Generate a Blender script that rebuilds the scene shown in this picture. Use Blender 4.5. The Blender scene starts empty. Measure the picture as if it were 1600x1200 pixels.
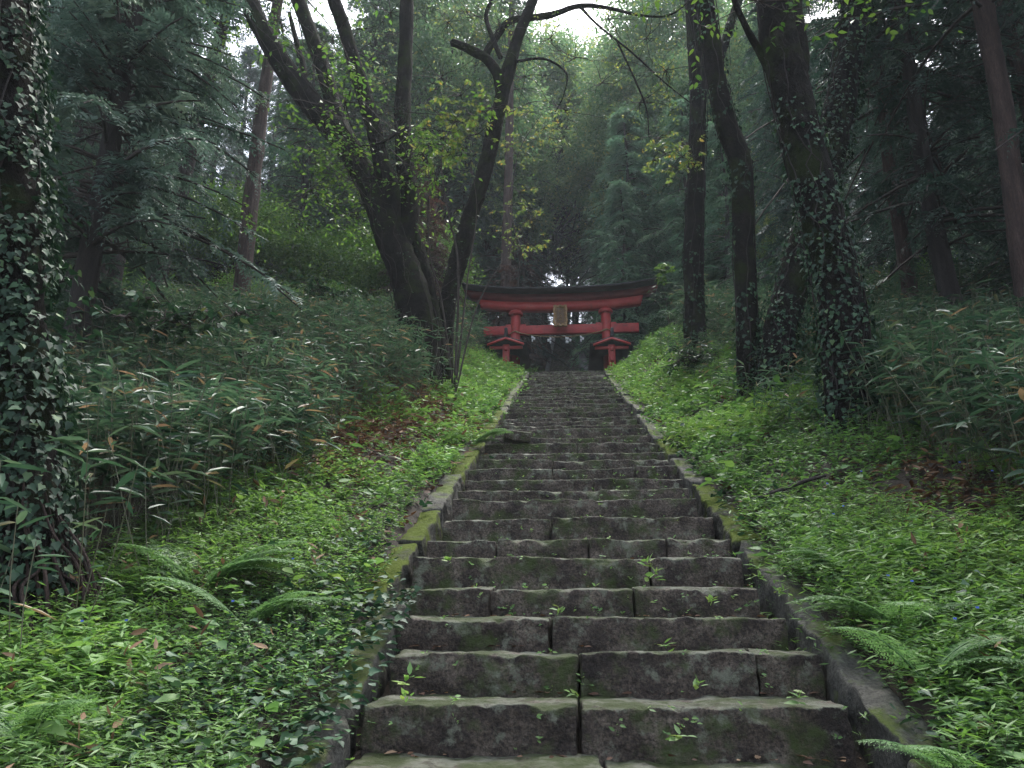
import bpy, math
import numpy as np
from mathutils import Vector, Matrix
R = math.radians
rng = np.random.default_rng(11)
sc = bpy.context.scene

# ------------------------------------------------------------------ camera
CAMP = np.array([-0.21, 0.0, 1.6]); PITCH = R(16.6); YAW = R(4.10); FPX = 1209.0
cd = bpy.data.cameras.new("camera"); cam = bpy.data.objects.new("camera", cd)
sc.collection.objects.link(cam); sc.camera = cam
cd.sensor_width = 36.0; cd.lens = 36.0 * FPX / 1600.0; cd.clip_end = 1000; cd.clip_start = 0.05
cam.location = CAMP; cam.rotation_euler = (math.pi / 2 + PITCH, 0, YAW)
_M = np.array((Matrix.Rotation(YAW, 3, 'Z') @ Matrix.Rotation(math.pi / 2 + PITCH, 3, 'X')))
def ray(px, py): return _M @ np.array([(px - 800) / FPX, (600 - py) / FPX, -1.0])
def P(px, py, Y):                       # place a traced outline at its own distance Y
    d = ray(px, py); t = (Y - CAMP[1]) / d[1]; return CAMP + d * t
def PS(px, py, Y): return 1.0 / FPX * (Y - CAMP[1]) / ray(px, py)[1]      # metres per pixel there

# ------------------------------------------------------------------ light
w = bpy.data.worlds.new("World"); sc.world = w; w.use_nodes = True
nt = w.node_tree; nt.nodes.clear()
sky = nt.nodes.new("ShaderNodeTexSky"); sky.sky_type = 'NISHITA'; sky.sun_disc = False
SUN_EL, SUN_ROT = R(62), R(20)
sky.sun_elevation = SUN_EL; sky.sun_rotation = SUN_ROT; sky.air_density = 1.0; sky.dust_density = 3.0
hs = nt.nodes.new("ShaderNodeHueSaturation"); hs.inputs['Saturation'].default_value = 0.55
bg = nt.nodes.new("ShaderNodeBackground"); bg.inputs['Strength'].default_value = 0.15
wo = nt.nodes.new("ShaderNodeOutputWorld")
nt.links.new(sky.outputs[0], hs.inputs['Color']); nt.links.new(hs.outputs[0], bg.inputs[0]); nt.links.new(bg.outputs[0], wo.inputs[0])
sl = bpy.data.lights.new("sun", 'SUN'); sl.energy = 1.5; sl.angle = R(24); sl.color = (1.0, 0.98, 0.95)
so = bpy.data.objects.new("sun", sl); sc.collection.objects.link(so)
# sun direction: rotation measured from +Y towards +X
sd = Vector((math.sin(SUN_ROT) * math.cos(SUN_EL), math.cos(SUN_ROT) * math.cos(SUN_EL), math.sin(SUN_EL)))
so.rotation_euler = sd.to_track_quat('Z', 'Y').to_euler(); so.location = (0, 0, 40)
sc.view_settings.view_transform = 'Standard'; sc.view_settings.look = 'None'; sc.view_settings.gamma = 1.0
sc.view_settings.use_curve_mapping = False; sc.view_settings.exposure = 1.92
try:
    sc.cycles.max_bounces = 6; sc.cycles.diffuse_bounces = 4; sc.cycles.glossy_bounces = 2
    sc.cycles.transmission_bounces = 4; sc.cycles.use_denoising = True; sc.cycles.caustics_reflective = False
except Exception: pass

# ------------------------------------------------------------------ numpy helpers
def _h(i, j, k, s):
    n = (i * 374761393 + j * 668265263 + k * 2147483647 + s * 974711) & 0xffffffff
    n = ((n ^ (n >> 13)) * 1274126177) & 0xffffffff
    n = ((n ^ (n >> 16)) * 2246822519) & 0xffffffff
    return ((n ^ (n >> 15)) & 0xffffff) / float(0xffffff)
def noise(p, sc_=1.0, seed=0):
    p = np.asarray(p, float) * sc_ + 1000.0
    i = np.floor(p).astype(np.int64); f = p - i; f = f * f * (3 - 2 * f); out = 0
    for a in (0, 1):
        for b in (0, 1):
            for c in (0, 1):
                wt = (f[..., 0] if a else 1 - f[..., 0]) * (f[..., 1] if b else 1 - f[..., 1]) * (f[..., 2] if c else 1 - f[..., 2])
                out = out + wt * _h(i[..., 0] + a, i[..., 1] + b, i[..., 2] + c, seed)
    return out * 2 - 1
def n2(x, y, s=1.0, seed=0):
    x = np.asarray(x, float); y = np.asarray(y, float)
    return noise(np.stack([x, y, np.zeros_like(x) + .37], -1), s, seed)
def unit(v): return v / np.maximum(np.linalg.norm(v, axis=-1, keepdims=True), 1e-9)
def sstep(x): x = np.clip(x, 0, 1); return x * x * (3 - 2 * x)

class MB:
    def __init__(s): s.V = []; s.F = []; s.R = []; s.n = 0
    def add(s, V, F, rnd=None):
        V = np.asarray(V, float).reshape(-1, 3); F = np.asarray(F, np.int64)
        if rnd is None: rnd = np.full(len(F), 0.5)
        s.V.append(V); s.F.append(F + s.n); s.R.append(np.asarray(rnd, float)); s.n += len(V)
    def mesh(s, name, m, smooth=False, origin=None):
        V = np.concatenate(s.V); V = V if origin is None else V - np.asarray(origin)
        sizes = np.concatenate([np.full(len(f), f.shape[1]) for f in s.F])
        me = bpy.data.meshes.new(name)
        me.vertices.add(len(V)); me.vertices.foreach_set('co', V.astype(np.float32).ravel())
        L = np.concatenate([f.ravel() for f in s.F]); me.loops.add(len(L)); me.loops.foreach_set('vertex_index', L.astype(np.int32))
        me.polygons.add(len(sizes)); st = np.concatenate([[0], np.cumsum(sizes)[:-1]])
        me.polygons.foreach_set('loop_start', st.astype(np.int32))
        if smooth: me.polygons.foreach_set('use_smooth', np.ones(len(sizes), bool))
        a = me.attributes.new('rnd', 'FLOAT', 'FACE'); a.data.foreach_set('value', np.concatenate(s.R).astype(np.float32))
        me.update(calc_edges=True)
        if m: me.materials.append(m)
        return me
    def with_wood(s, o, wm):
        o.data.materials.append(wm)
        k = len(o.data.polygons) - sum(len(f) for f in s.F2); mi = np.zeros(len(o.data.polygons), np.int32); mi[k:] = 1
        o.data.polygons.foreach_set('material_index', mi); return o
    def wood(s, other):
        s.F2 = [f + s.n for f in other.F] if True else None
        off = s.n; s.V += other.V; s.F2 = [f + off for f in other.F]; s.F += s.F2; s.R += other.R; s.n += other.n; return s
    def build(s, name, m, parent=None, smooth=False, origin=None):
        o = bpy.data.objects.new(name, s.mesh(name, m, smooth, origin)); sc.collection.objects.link(o)
        if parent is not None: o.parent = parent
        elif origin is not None: o.location = origin
        return o

def tag(o, label=None, cat=None, group=None, kind=None):
    if label: o['label'] = label
    if cat: o['category'] = cat
    if group: o['group'] = group
    if kind: o['kind'] = kind
    return o
def empty(name, loc, label, cat, group=None, rz=0.0, s=1.0):
    o = bpy.data.objects.new(name, None); sc.collection.objects.link(o); o.empty_display_size = .2
    o.location = loc; o.rotation_euler = (0, 0, rz); o.scale = (s, s, s)
    return tag(o, label, cat, group)
def child(name, me, parent, loc=(0, 0, 0), rz=0.0, s=1.0):
    o = bpy.data.objects.new(name, me); sc.collection.objects.link(o); o.parent = parent
    o.location = loc; o.rotation_euler = (0, 0, rz); o.scale = (s, s, s)
    return o
def copy_tree(root, loc, rz, s, label=None, group=None):
    r = root.copy(); sc.collection.objects.link(r); r.location = loc; r.rotation_euler = (0, 0, rz)
    r.scale = s if hasattr(s, '__len__') else (s, s, s)
    if label: r['label'] = label
    if group: r['group'] = group
    for ch in list(root.children):
        c = ch.copy(); sc.collection.objects.link(c); c.parent = r
        for g in list(ch.children):
            d = g.copy(); sc.collection.objects.link(d); d.parent = c
    return r

# leaf templates: u along, v across, w normal; faces of equal size
T = {
 'dia': (np.array([(0, 0, 0), (.45, .5, .10), (1, 0, 0), (.45, -.5, .10)]), np.array([(0, 3, 2), (0, 2, 1)])),
 'quad': (np.array([(0, 0, 0), (.4, .5, 0), (1, 0, 0), (.4, -.5, 0)]), np.array([(0, 3, 2, 1)])),
 'ovate': (np.array([(0, 0, 0), (.18, .38, .08), (.5, .5, .08), (1, 0, -.16), (.5, -.5, .08), (.18, -.38, .08)]), np.array([(0, 3, 2, 1), (0, 5, 4, 3)])),
 'lance': (np.array([(0, 0, 0), (.2, .45, .25), (.6, .42, .12), (1, 0, -.55), (.6, -.42, .12), (.2, -.45, .25), (.6, 0, -.25), (.2, 0, 0)]),
           np.array([(0, 7, 1, 1), (7, 6, 2, 1), (6, 3, 2, 2), (0, 5, 7, 7), (5, 4, 6, 7), (4, 3, 6, 6)])),
 'ivy': (np.array([(0, 0, 0), (-.10, .26, .03), (.20, .52, .02), (.48, .33, .05), (1, 0, -.14), (.48, -.33, .05), (.20, -.52, .02), (-.10, -.26, .03)]),
         np.array([(0, 4, 3, 2, 1), (0, 7, 6, 5, 4)])),
}
T['lance'] = (T['lance'][0], None)
_LT3 = np.array([(0, 7, 1), (6, 3, 2), (0, 5, 7), (4, 3, 6)]); _LT4 = np.array([(7, 6, 2, 1), (5, 4, 6, 7)])
def leaves(mb, pos, d, nrm, L, W, shape='dia', rnd=None):
    pos = np.asarray(pos, float); n = len(pos)
    if n == 0: return
    d = unit(d); s = unit(np.cross(nrm, d)); nn = np.cross(d, s)
    L = np.broadcast_to(np.asarray(L, float), (n,)); W = np.broadcast_to(np.asarray(W, float), (n,))
    if rnd is None: rnd = rng.random(n)
    tv, tf = T[shape]; k = len(tv)
    V = (pos[:, None] + d[:, None] * (tv[None, :, 0:1] * L[:, None, None]) + s[:, None] * (tv[None, :, 1:2] * W[:, None, None])
         + nn[:, None] * (tv[None, :, 2:3] * W[:, None, None]))
    base = (np.arange(n) * k)[:, None, None]
    if shape == 'lance':
        n0 = mb.n
        F3 = (_LT3[None] + base).reshape(-1, 3); F4 = (_LT4[None] + base).reshape(-1, 4)
        mb.add(V, F3, np.repeat(rnd, 4)); mb.F.append(F4 + n0); mb.R.append(np.repeat(rnd, 2))
    else:
        mb.add(V, (tf[None] + base).reshape(-1, tf.shape[1]), np.repeat(rnd, len(tf)))

def catmull(pts, n):
    pts = np.asarray(pts, float); m = len(pts)
    if m == 2: t = np.linspace(0, 1, n)[:, None]; return pts[0] * (1 - t) + pts[1] * t
    ext = np.vstack([2 * pts[0] - pts[1], pts, 2 * pts[-1] - pts[-2]])
    u = np.linspace(0, m - 1 - 1e-6, n); i = u.astype(int); f = (u - i)[:, None]
    p0, p1, p2, p3 = ext[i], ext[i + 1], ext[i + 2], ext[i + 3]
    return .5 * ((2 * p1) + (-p0 + p2) * f + (2 * p0 - 5 * p1 + 4 * p2 - p3) * f ** 2 + (-p0 + 3 * p1 - 3 * p2 + p3) * f ** 3)
def tube(mb, pts, rad, seg=8, step=.15, rough=.0, seed=0, resample=True, rnd=.5):
    """tapered bumpy tube through pts; returns centre line, radii and frames for leaves to sit on"""
    pts = np.asarray(pts, float); rad = np.asarray(rad, float) * np.ones(len(pts))
    if resample:
        ln = np.linalg.norm(np.diff(pts, axis=0), axis=1).sum(); n = max(3, int(ln / step))
        q = catmull(np.hstack([pts, rad[:, None]]), n); pts = q[:, :3]; rad = np.maximum(q[:, 3], .001)
    n = len(pts); tn = unit(np.gradient(pts, axis=0)); up = np.array([0.0, 0, 1])
    a = np.cross(tn, np.array([1.0, .13, .05])); bad = np.linalg.norm(a, axis=1) < .2
    a[bad] = np.cross(tn[bad], np.array([0, 1.0, 0])); a = unit(a); b = np.cross(tn, a)
    th = np.arange(seg) * 2 * math.pi / seg
    dirs = a[:, None] * np.cos(th)[None, :, None] + b[:, None] * np.sin(th)[None, :, None]
    r = rad[:, None] * np.ones(seg)[None]
    if rough > 0:
        sp = pts[:, None] + dirs * rad[:, None, None]
        r = r * (1 + rough * noise(sp * np.array([3.0, 3.0, 1.2]) / max(rad.max(), .05) * .35, 1.0, seed) + rough * .5 * noise(sp, 9.0, seed + 3))
    V = pts[:, None] + dirs * r[..., None]
    i = np.arange(n - 1)[:, None] * seg; j = np.arange(seg)[None]; j2 = (j + 1) % seg
    F = np.stack([i + j, i + j2, i + seg + j2, i + seg + j], -1).reshape(-1, 4)
    V = np.vstack([V.reshape(-1, 3), pts[-1] + tn[-1] * rad[-1] * .5])
    mb.add(V, F, np.full(len(F), rnd)); cap = np.stack([(n - 1) * seg + np.arange(seg), (n - 1) * seg + (np.arange(seg) + 1) % seg, np.full(seg, n * seg)], -1)
    mb.F.append(cap + mb.n - len(V)); mb.R.append(np.full(seg, rnd))
    return pts, rad, dirs, tn
def twigs(mb, p0, p1, r0, r1, seg=3, sag=.0, wob=.0, n=5, rnd=.5):
    """many thin tapering twigs at once, each n points long"""
    p0 = np.asarray(p0, float); p1 = np.asarray(p1, float); N = len(p0); t = np.linspace(0, 1, n)[None, :, None]
    pts = p0[:, None] * (1 - t) + p1[:, None] * t
    ln = np.linalg.norm(p1 - p0, axis=1)[:, None, None]
    pts[..., 2:] -= sag * ln * (t * t - t) * -1 * -1 * 4 * .25 * -1
    if wob: pts += rng.normal(0, 1, pts.shape) * wob * ln * np.sin(t * math.pi)
    d = unit(p1 - p0); a = unit(np.cross(d, [.21, .35, .9])); b = np.cross(d, a)
    rr = (np.asarray(r0) * np.ones(N))[:, None] * (1 - t[..., 0]) + (np.asarray(r1) * np.ones(N))[:, None] * t[..., 0]
    th = np.arange(seg) * 2 * math.pi / seg
    V = pts[:, :, None] + (a[:, None, None] * np.cos(th)[None, None, :, None] + b[:, None, None] * np.sin(th)[None, None, :, None]) * rr[:, :, None, None]
    i = np.arange(N)[:, None, None] * n * seg + np.arange(n - 1)[None, :, None] * seg; j = np.arange(seg)[None, None]; j2 = (j + 1) % seg
    F = np.stack([i + j, i + j2, i + seg + j2, i + seg + j], -1).reshape(-1, 4)
    mb.add(V.reshape(-1, 3), F, np.full(len(F), rnd)); return pts

def box(mb, c, s, rot=None, res=None, r=0.0, amp=0.0, fr=6.0, seed=0, taper=None):
    """box of size s at centre c; optional rounded edges, subdivision and rough displacement"""
    s = np.asarray(s, float); h = s / 2
    res = res or 1e9; n = np.maximum(1, np.ceil(s / res).astype(int))
    if r > 0: n = np.maximum(n, 3)
    Vs, Fs, k = [], [], 0
    def lin(ax):
        if r > 0 and n[ax] <= 3: return np.array([-h[ax], -h[ax] + r, h[ax] - r, h[ax]])
        if r > 0: return np.unique(np.concatenate([np.linspace(-h[ax] + r, h[ax] - r, n[ax] - 1), [-h[ax], h[ax], -h[ax] + r * .4, h[ax] - r * .4]]))
        return np.linspace(-h[ax], h[ax], n[ax] + 1)
    for ax in range(3):
        u, v = (ax + 1) % 3, (ax + 2) % 3; gu, gv = lin(u), lin(v)
        for sg in (-1, 1):
            U, W_ = np.meshgrid(gu, gv, indexing='ij'); p = np.zeros(U.shape + (3,)); p[..., u] = U; p[..., v] = W_; p[..., ax] = sg * h[ax]
            a, b = len(gu), len(gv); idx = np.arange(a * b).reshape(a, b) + k
            F = np.stack([idx[:-1, :-1], idx[1:, :-1], idx[1:, 1:], idx[:-1, 1:]], -1).reshape(-1, 4)
            if sg < 0: F = F[:, ::-1]
            Vs.append(p.reshape(-1, 3)); Fs.append(F); k += a * b
    V = np.vstack(Vs); F = np.vstack(Fs)
    key = np.round(V, 5); _, ix, inv = np.unique(key, axis=0, return_index=True, return_inverse=True)
    V = V[ix]; F = inv.reshape(-1)[F]
    if r > 0:
        q = np.clip(V, -(h - r), h - r); d = V - q; V = q + unit(d) * r * (np.linalg.norm(d, axis=1, keepdims=True) > 1e-9)
    if taper is not None:
        t = (V[:, 2:3] / s[2] + .5); V[:, :2] *= (1 - t) + t * taper
    Mx = np.eye(3) if rot is None else np.array(rot)
    V = V @ Mx.T + np.asarray(c)
    if amp > 0:
        nz = np.stack([noise(V, fr, seed + i) + .5 * noise(V, fr * 2.7, seed + 10 + i) for i in range(3)], -1); V = V + nz * amp
    mb.add(V, F)
def rotm(ax, a): return np.array(Matrix.Rotation(a, 3, ax))

# ------------------------------------------------------------------ materials
def newmat(name):
    m = bpy.data.materials.new(name); m.use_nodes = True; t = m.node_tree; t.nodes.clear()
    o = t.nodes.new('ShaderNodeOutputMaterial'); return m, t, o
def N(t, ty, **kw):
    n = t.nodes.new(ty)
    for k, v in kw.items():
        if k in ('inp',):
            for a, b in v.items(): n.inputs[a].default_value = b
        else: setattr(n, k, v)
    return n
def ramp(t, stops, fac=None):
    n = t.nodes.new('ShaderNodeValToRGB'); e = n.color_ramp.elements
    while len(e) > 1: e.remove(e[-1])
    e[0].position = stops[0][0]; e[0].color = (*stops[0][1], 1)
    for p, c in stops[1:]:
        x = e.new(p); x.color = (*c, 1)
    if fac is not None: t.links.new(fac, n.inputs[0])
    return n
def leafmat(name, stops, rough=.42, trans=.35, spec=.5, nz=.6):
    m, t, o = newmat(name)
    at = N(t, 'ShaderNodeAttribute', attribute_name='rnd'); cr = ramp(t, stops, at.outputs['Fac'])
    geo = N(t, 'ShaderNodeNewGeometry'); no = N(t, 'ShaderNodeTexNoise', inp={'Scale': nz, 'Detail': 2.0}); t.links.new(geo.outputs['Position'], no.inputs['Vector'])
    mr = N(t, 'ShaderNodeMapRange', inp={'From Min': .3, 'From Max': .7, 'To Min': .72, 'To Max': 1.25}); t.links.new(no.outputs['Fac'], mr.inputs['Value'])
    mx = N(t, 'ShaderNodeHueSaturation'); t.links.new(cr.outputs[0], mx.inputs['Color']); t.links.new(mr.outputs[0], mx.inputs['Value'])
    p = N(t, 'ShaderNodeBsdfPrincipled', inp={'Roughness': rough, 'Specular IOR Level': spec}); t.links.new(mx.outputs[0], p.inputs['Base Color'])
    tr = N(t, 'ShaderNodeBsdfTranslucent'); g = N(t, 'ShaderNodeHueSaturation', inp={'Hue': .49, 'Saturation': 1.15, 'Value': 1.5}); t.links.new(mx.outputs[0], g.inputs['Color']); t.links.new(g.outputs[0], tr.inputs['Color'])
    ms = N(t, 'ShaderNodeMixShader', inp={'Fac': trans}); t.links.new(p.outputs[0], ms.inputs[1]); t.links.new(tr.outputs[0], ms.inputs[2]); t.links.new(ms.outputs[0], o.inputs['Surface'])
    return m
def roughmat(name, stops, scale=4.0, stretch=(1, 1, 1), rough=.85, bump=.5, bscale=12.0, moss=None, spec=.35, plain=False, fcon=(.45, 1.55), bd=.03, lichen_or_highlight=None):
    m, t, o = newmat(name)
    geo = N(t, 'ShaderNodeNewGeometry'); mp = N(t, 'ShaderNodeMapping'); mp.inputs['Scale'].default_value = stretch
    t.links.new(geo.outputs['Position'], mp.inputs['Vector'])
    no = N(t, 'ShaderNodeTexNoise', inp={'Scale': scale, 'Detail': 6.0, 'Roughness': .65}); t.links.new(mp.outputs[0], no.inputs['Vector'])
    cr = ramp(t, stops, no.outputs['Fac']); col = cr.outputs[0]
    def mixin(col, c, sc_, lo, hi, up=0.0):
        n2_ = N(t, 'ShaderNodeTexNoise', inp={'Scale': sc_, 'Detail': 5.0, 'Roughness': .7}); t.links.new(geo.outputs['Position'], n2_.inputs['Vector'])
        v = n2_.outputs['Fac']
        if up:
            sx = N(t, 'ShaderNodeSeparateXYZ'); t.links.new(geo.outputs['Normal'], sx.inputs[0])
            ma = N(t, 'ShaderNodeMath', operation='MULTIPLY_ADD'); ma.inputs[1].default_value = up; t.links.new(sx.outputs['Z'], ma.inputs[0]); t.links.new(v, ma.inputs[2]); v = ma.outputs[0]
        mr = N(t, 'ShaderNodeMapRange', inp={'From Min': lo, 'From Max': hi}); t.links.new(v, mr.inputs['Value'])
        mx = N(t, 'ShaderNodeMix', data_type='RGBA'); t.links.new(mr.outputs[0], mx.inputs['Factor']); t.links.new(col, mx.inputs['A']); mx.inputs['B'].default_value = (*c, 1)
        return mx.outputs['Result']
    fn = N(t, 'ShaderNodeTexNoise', inp={'Scale': scale * 13, 'Detail': 4.0, 'Roughness': .75}); t.links.new(mp.outputs[0], fn.inputs['Vector'])
    fm = N(t, 'ShaderNodeMapRange', inp={'From Min': .35, 'From Max': .68, 'To Min': fcon[0], 'To Max': fcon[1]}); t.links.new(fn.outputs['Fac'], fm.inputs['Value'])
    fh = N(t, 'ShaderNodeHueSaturation'); t.links.new(col, fh.inputs['Color']); t.links.new(fm.outputs[0], fh.inputs['Value']); col = col if plain else fh.outputs[0]
    if lichen_or_highlight: col = mixin(col, *lichen_or_highlight)
    if moss: col = mixin(col, *moss)
    p = N(t, 'ShaderNodeBsdfPrincipled', inp={'Roughness': rough, 'Specular IOR Level': spec}); t.links.new(col, p.inputs['Base Color'])
    bn = N(t, 'ShaderNodeTexNoise', inp={'Scale': bscale, 'Detail': 8.0, 'Roughness': .7}); t.links.new(mp.outputs[0], bn.inputs['Vector'])
    bu = N(t, 'ShaderNodeBump', inp={'Strength': bump, 'Distance': bd}); t.links.new(bn.outputs['Fac'], bu.inputs['Height']); t.links.new(bu.outputs[0], p.inputs['Normal'])
    t.links.new(p.outputs[0], o.inputs['Surface']); return m

M = {}
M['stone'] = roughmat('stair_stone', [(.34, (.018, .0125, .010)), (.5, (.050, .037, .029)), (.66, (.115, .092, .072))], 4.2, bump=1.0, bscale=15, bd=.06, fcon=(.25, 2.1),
    lichen_or_highlight=((.15, .155, .115), 8.0, .55, .66, .15), moss=((.040, .056, .012), 3.0, .52, .66, .10), rough=.72)  # grey-green growth; its upward weighting also paints a highlight on step tops
M['stone_far'] = roughmat('dry_stone', [(.3, (.10, .095, .095)), (.7, (.24, .23, .225))], 3.2, bump=.8, bscale=12, rough=.8)
M['curb'] = roughmat('mossy_curb', [(.3, (.045, .042, .036)), (.7, (.115, .11, .092))], 3.0, bump=1.0, bscale=12, bd=.06,
    lichen_or_highlight=((.15, .16, .12), 7.0, .60, .75, .05), moss=((.085, .115, .020), 2.4, .60, .74, .17), rough=.85)
M['curb_moss'] = roughmat('thick_moss', [(.3, (.040, .038, .032)), (.7, (.105, .10, .085))], 3.0, bump=1.0, bscale=16, bd=.06, rough=.92, spec=.15, lichen_or_highlight=((.15, .16, .12), 7.0, .60, .75, .05), moss=((.085, .112, .018), 2.2, .52, .66, .20))
M['soil'] = roughmat('soil', [(.3, (.018, .013, .009)), (.55, (.035, .026, .018)), (.75, (.055, .042, .028))], 5.0, bump=.8, bscale=20, moss=((.03, .045, .012), 1.1, .62, .72, .0))
M['bark'] = roughmat('cherry_bark', [(.3, (.006, .005, .0045)), (.6, (.018, .015, .013)), (.8, (.055, .047, .040))], 5.0, (1, 1, .6), bump=1.0, bscale=12, bd=.08, moss=((.018, .024, .008), 1.8, .50, .62, .0), spec=.12, rough=.95)
M['bark_brown'] = roughmat('cedar_bark', [(.3, (.022, .013, .010)), (.55, (.065, .040, .033)), (.8, (.12, .08, .068))], 6.0, (1.6, 1.6, .16), bump=1.0, bscale=14, bd=.08)
M['bark_dark'] = roughmat('dark_bark', [(.3, (.012, .009, .008)), (.6, (.034, .026, .023)), (.8, (.07, .055, .048))], 6.0, (1.5, 1.5, .25), bump=1.0, bscale=14)
M['twig'] = roughmat('twig_bark', [(.3, (.03, .022, .018)), (.7, (.07, .055, .048))], 8.0, bump=.3)
M['red'] = roughmat('red_paint', [(.3, (.30, .028, .027)), (.5, (.41, .042, .040)), (.75, (.48, .075, .065))], 2.5, plain=True, rough=.5, bump=.15, bscale=20, lichen_or_highlight=((.16, .03, .028), 5.0, .52, .75, 0.0))
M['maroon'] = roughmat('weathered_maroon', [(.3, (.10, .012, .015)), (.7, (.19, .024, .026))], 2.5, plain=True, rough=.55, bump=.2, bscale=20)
M['black'] = roughmat('black_copper', [(.3, (.016, .014, .016)), (.7, (.045, .04, .045))], 4.0, rough=.5, bump=.2, bscale=16)
M['gold'] = roughmat('gilt_wood', [(.3, (.17, .09, .03)), (.7, (.36, .21, .075))], 9.0, rough=.45, bump=.3, bscale=30)
M['plaque'] = roughmat('aged_board', [(.3, (.09, .05, .025)), (.7, (.17, .10, .05))], 9.0, rough=.6, bump=.3, bscale=30)
M['straw'] = roughmat('straw', [(.3, (.22, .15, .07)), (.7, (.40, .30, .16))], 20.0, rough=.9, bump=.4, bscale=60)
M['paper'] = roughmat('white_paper', [(.3, (.68, .68, .70)), (.7, (.80, .80, .80))], 5.0, plain=True, rough=.8, bump=.05)
G = lambda *a: [(x[0], x[1:]) for x in a]
M['cover'] = leafmat('herb_leaf', G((0, .050, .11, .042), (.45, .10, .20, .062), (.8, .17, .29, .085), (.97, .22, .29, .085), (.985, .30, .19, .06)), rough=.55)
M['cover2'] = leafmat('grass_leaf', G((0, .075, .15, .045), (.5, .12, .23, .062), (.9, .18, .30, .085), (1, .26, .33, .11)), rough=.45, trans=.4)
M['ivy'] = leafmat('ivy_leaf', G((0, .014, .038, .020), (.6, .034, .078, .040), (.96, .070, .130, .060), (.99, .15, .17, .06)), rough=.55, trans=.15, spec=.35)
M['ivy_dark'] = leafmat('dark_ivy_leaf', G((0, .010, .026, .014), (.6, .022, .052, .028), (.95, .050, .10, .048), (1, .08, .13, .05)), rough=.62, trans=.12, spec=.3)  # darker ivy tone, used for the leaves on trunks
M['sasa'] = leafmat('bamboo_leaf', G((0, .022, .048, .030), (.45, .048, .092, .052), (.80, .085, .140, .080), (.93, .11, .155, .085), (.94, .11, .13, .06), (.97, .22, .17, .09), (1, .28, .19, .12)), rough=.43, trans=.28, spec=.45)
M['stem'] = leafmat('dry_stem', G((0, .04, .05, .03), (.5, .08, .08, .045), (1, .15, .11, .06)), rough=.6, trans=0.0)
M['litter'] = leafmat('dead_leaf', G((0, .045, .025, .018), (.4, .10, .055, .035), (.75, .19, .115, .065), (.93, .28, .19, .12), (1, .45, .20, .05)), rough=.7, trans=.1, spec=.2)
M['fern'] = leafmat('fern_leaf', G((0, .09, .18, .07), (1, .15, .26, .10)), rough=.5, trans=.4)
M['needle'] = leafmat('conifer_spray', G((0, .035, .075, .048), (.5, .060, .115, .068), (.9, .10, .165, .085), (1, .13, .18, .075)), rough=.5, trans=.25, nz=.35)
M['needle_dark'] = leafmat('dark_conifer_spray', G((0, .030, .062, .050), (.6, .055, .100, .072), (1, .095, .150, .10)), rough=.5, trans=.2, nz=.35)
M['needle_pale'] = leafmat('pale_conifer_spray', G((0, .08, .16, .10), (.6, .13, .23, .14), (1, .19, .29, .16)), rough=.5, trans=.4, nz=.35)
M['needle_blue'] = leafmat('bluish_spray', G((0, .050, .088, .068), (.6, .095, .148, .112), (1, .15, .20, .14)), rough=.55, trans=.25, nz=.5)
M['deadneedle'] = leafmat('dead_spray', G((0, .045, .030, .028), (.6, .085, .055, .050), (1, .15, .085, .06)), rough=.8, trans=.1, spec=.2)
M['broad'] = leafmat('broad_leaf', G((0, .05, .115, .030), (.5, .085, .17, .042), (1, .15, .24, .06)), rough=.42, trans=.4)
M['palegreen'] = leafmat('pale_leaf', G((0, .075, .15, .072), (.5, .12, .20, .095), (.9, .18, .25, .11), (1, .27, .28, .10)), rough=.45, trans=.5)
M['yellow'] = leafmat('yellowing_leaf', G((0, .08, .14, .045), (.6, .14, .20, .06), (.93, .23, .25, .08), (1, .32, .24, .07)), rough=.45, trans=.42)
M['blue'] = roughmat('blue_petal', [(.3, (.08, .12, .5)), (.7, (.12, .18, .65))], 9.0)

# ------------------------------------------------------------------ terrain
SL = math.tan(R(21.37)); Z0 = -0.51; YTOP = 28.2; LAND = Z0 + SL * YTOP - .02; Y2 = 33.5; SL2 = .425
def plane(Y):
    Y = np.asarray(Y, float)
    z = np.where(Y < YTOP, Z0 + SL * Y, np.where(Y < Y2, LAND, LAND + SL2 * (Y - Y2)))
    z = np.where(Y > 110, LAND + SL2 * (110 - Y2) + (Y - 110) * .1, z)
    return np.maximum(z, -.03 * np.maximum(0, 1.3 - Y) + 0.0 * Y)
def DL(Y): return .09 + .20 * sstep((np.asarray(Y, float) - 4.6) / 1.6)
def bank(X, Y):
    X = np.where(X < 0, np.minimum(X + DL(Y), 0), X)
    aL = .06 + 1.15 * sstep((-X - 1.5) / 2.6) * np.clip((Y - 3.2) / 12, .02, 1) + .07 * np.maximum(0, -X - 4.5)
    aR = .06 + sstep((X - 1.5) / 2.2) * (.12 + .48 * sstep((Y - 2) / 7) + .05 * np.maximum(0, np.minimum(Y, 24) - 9)) + .03 * np.maximum(0, X - 5)
    b = np.where(X < 0, aL, aR)
    b = np.where(np.abs(X) < 1.55, -.34 + .40 * sstep((np.abs(X) - 1.32) / .2), b)
    fade = sstep((34 - Y) / 5)                      # landing and upper hill
    b2 = np.where(np.abs(X) < 1.3, -.3, .15 + .10 * np.maximum(0, np.abs(X) - 3))
    onland = sstep((Y - 28.0) / .6)
    c = np.where(np.abs(X) < 1.55, -.02, b)
    b = np.where(Y > 28.2, np.where(np.abs(X) < 2.4, 0.0, b * fade * sstep((np.abs(X) - 2.4) / 1.2)), b)
    return np.where(Y > Y2, b2 * sstep((Y - Y2) / 1.5), b)
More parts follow.
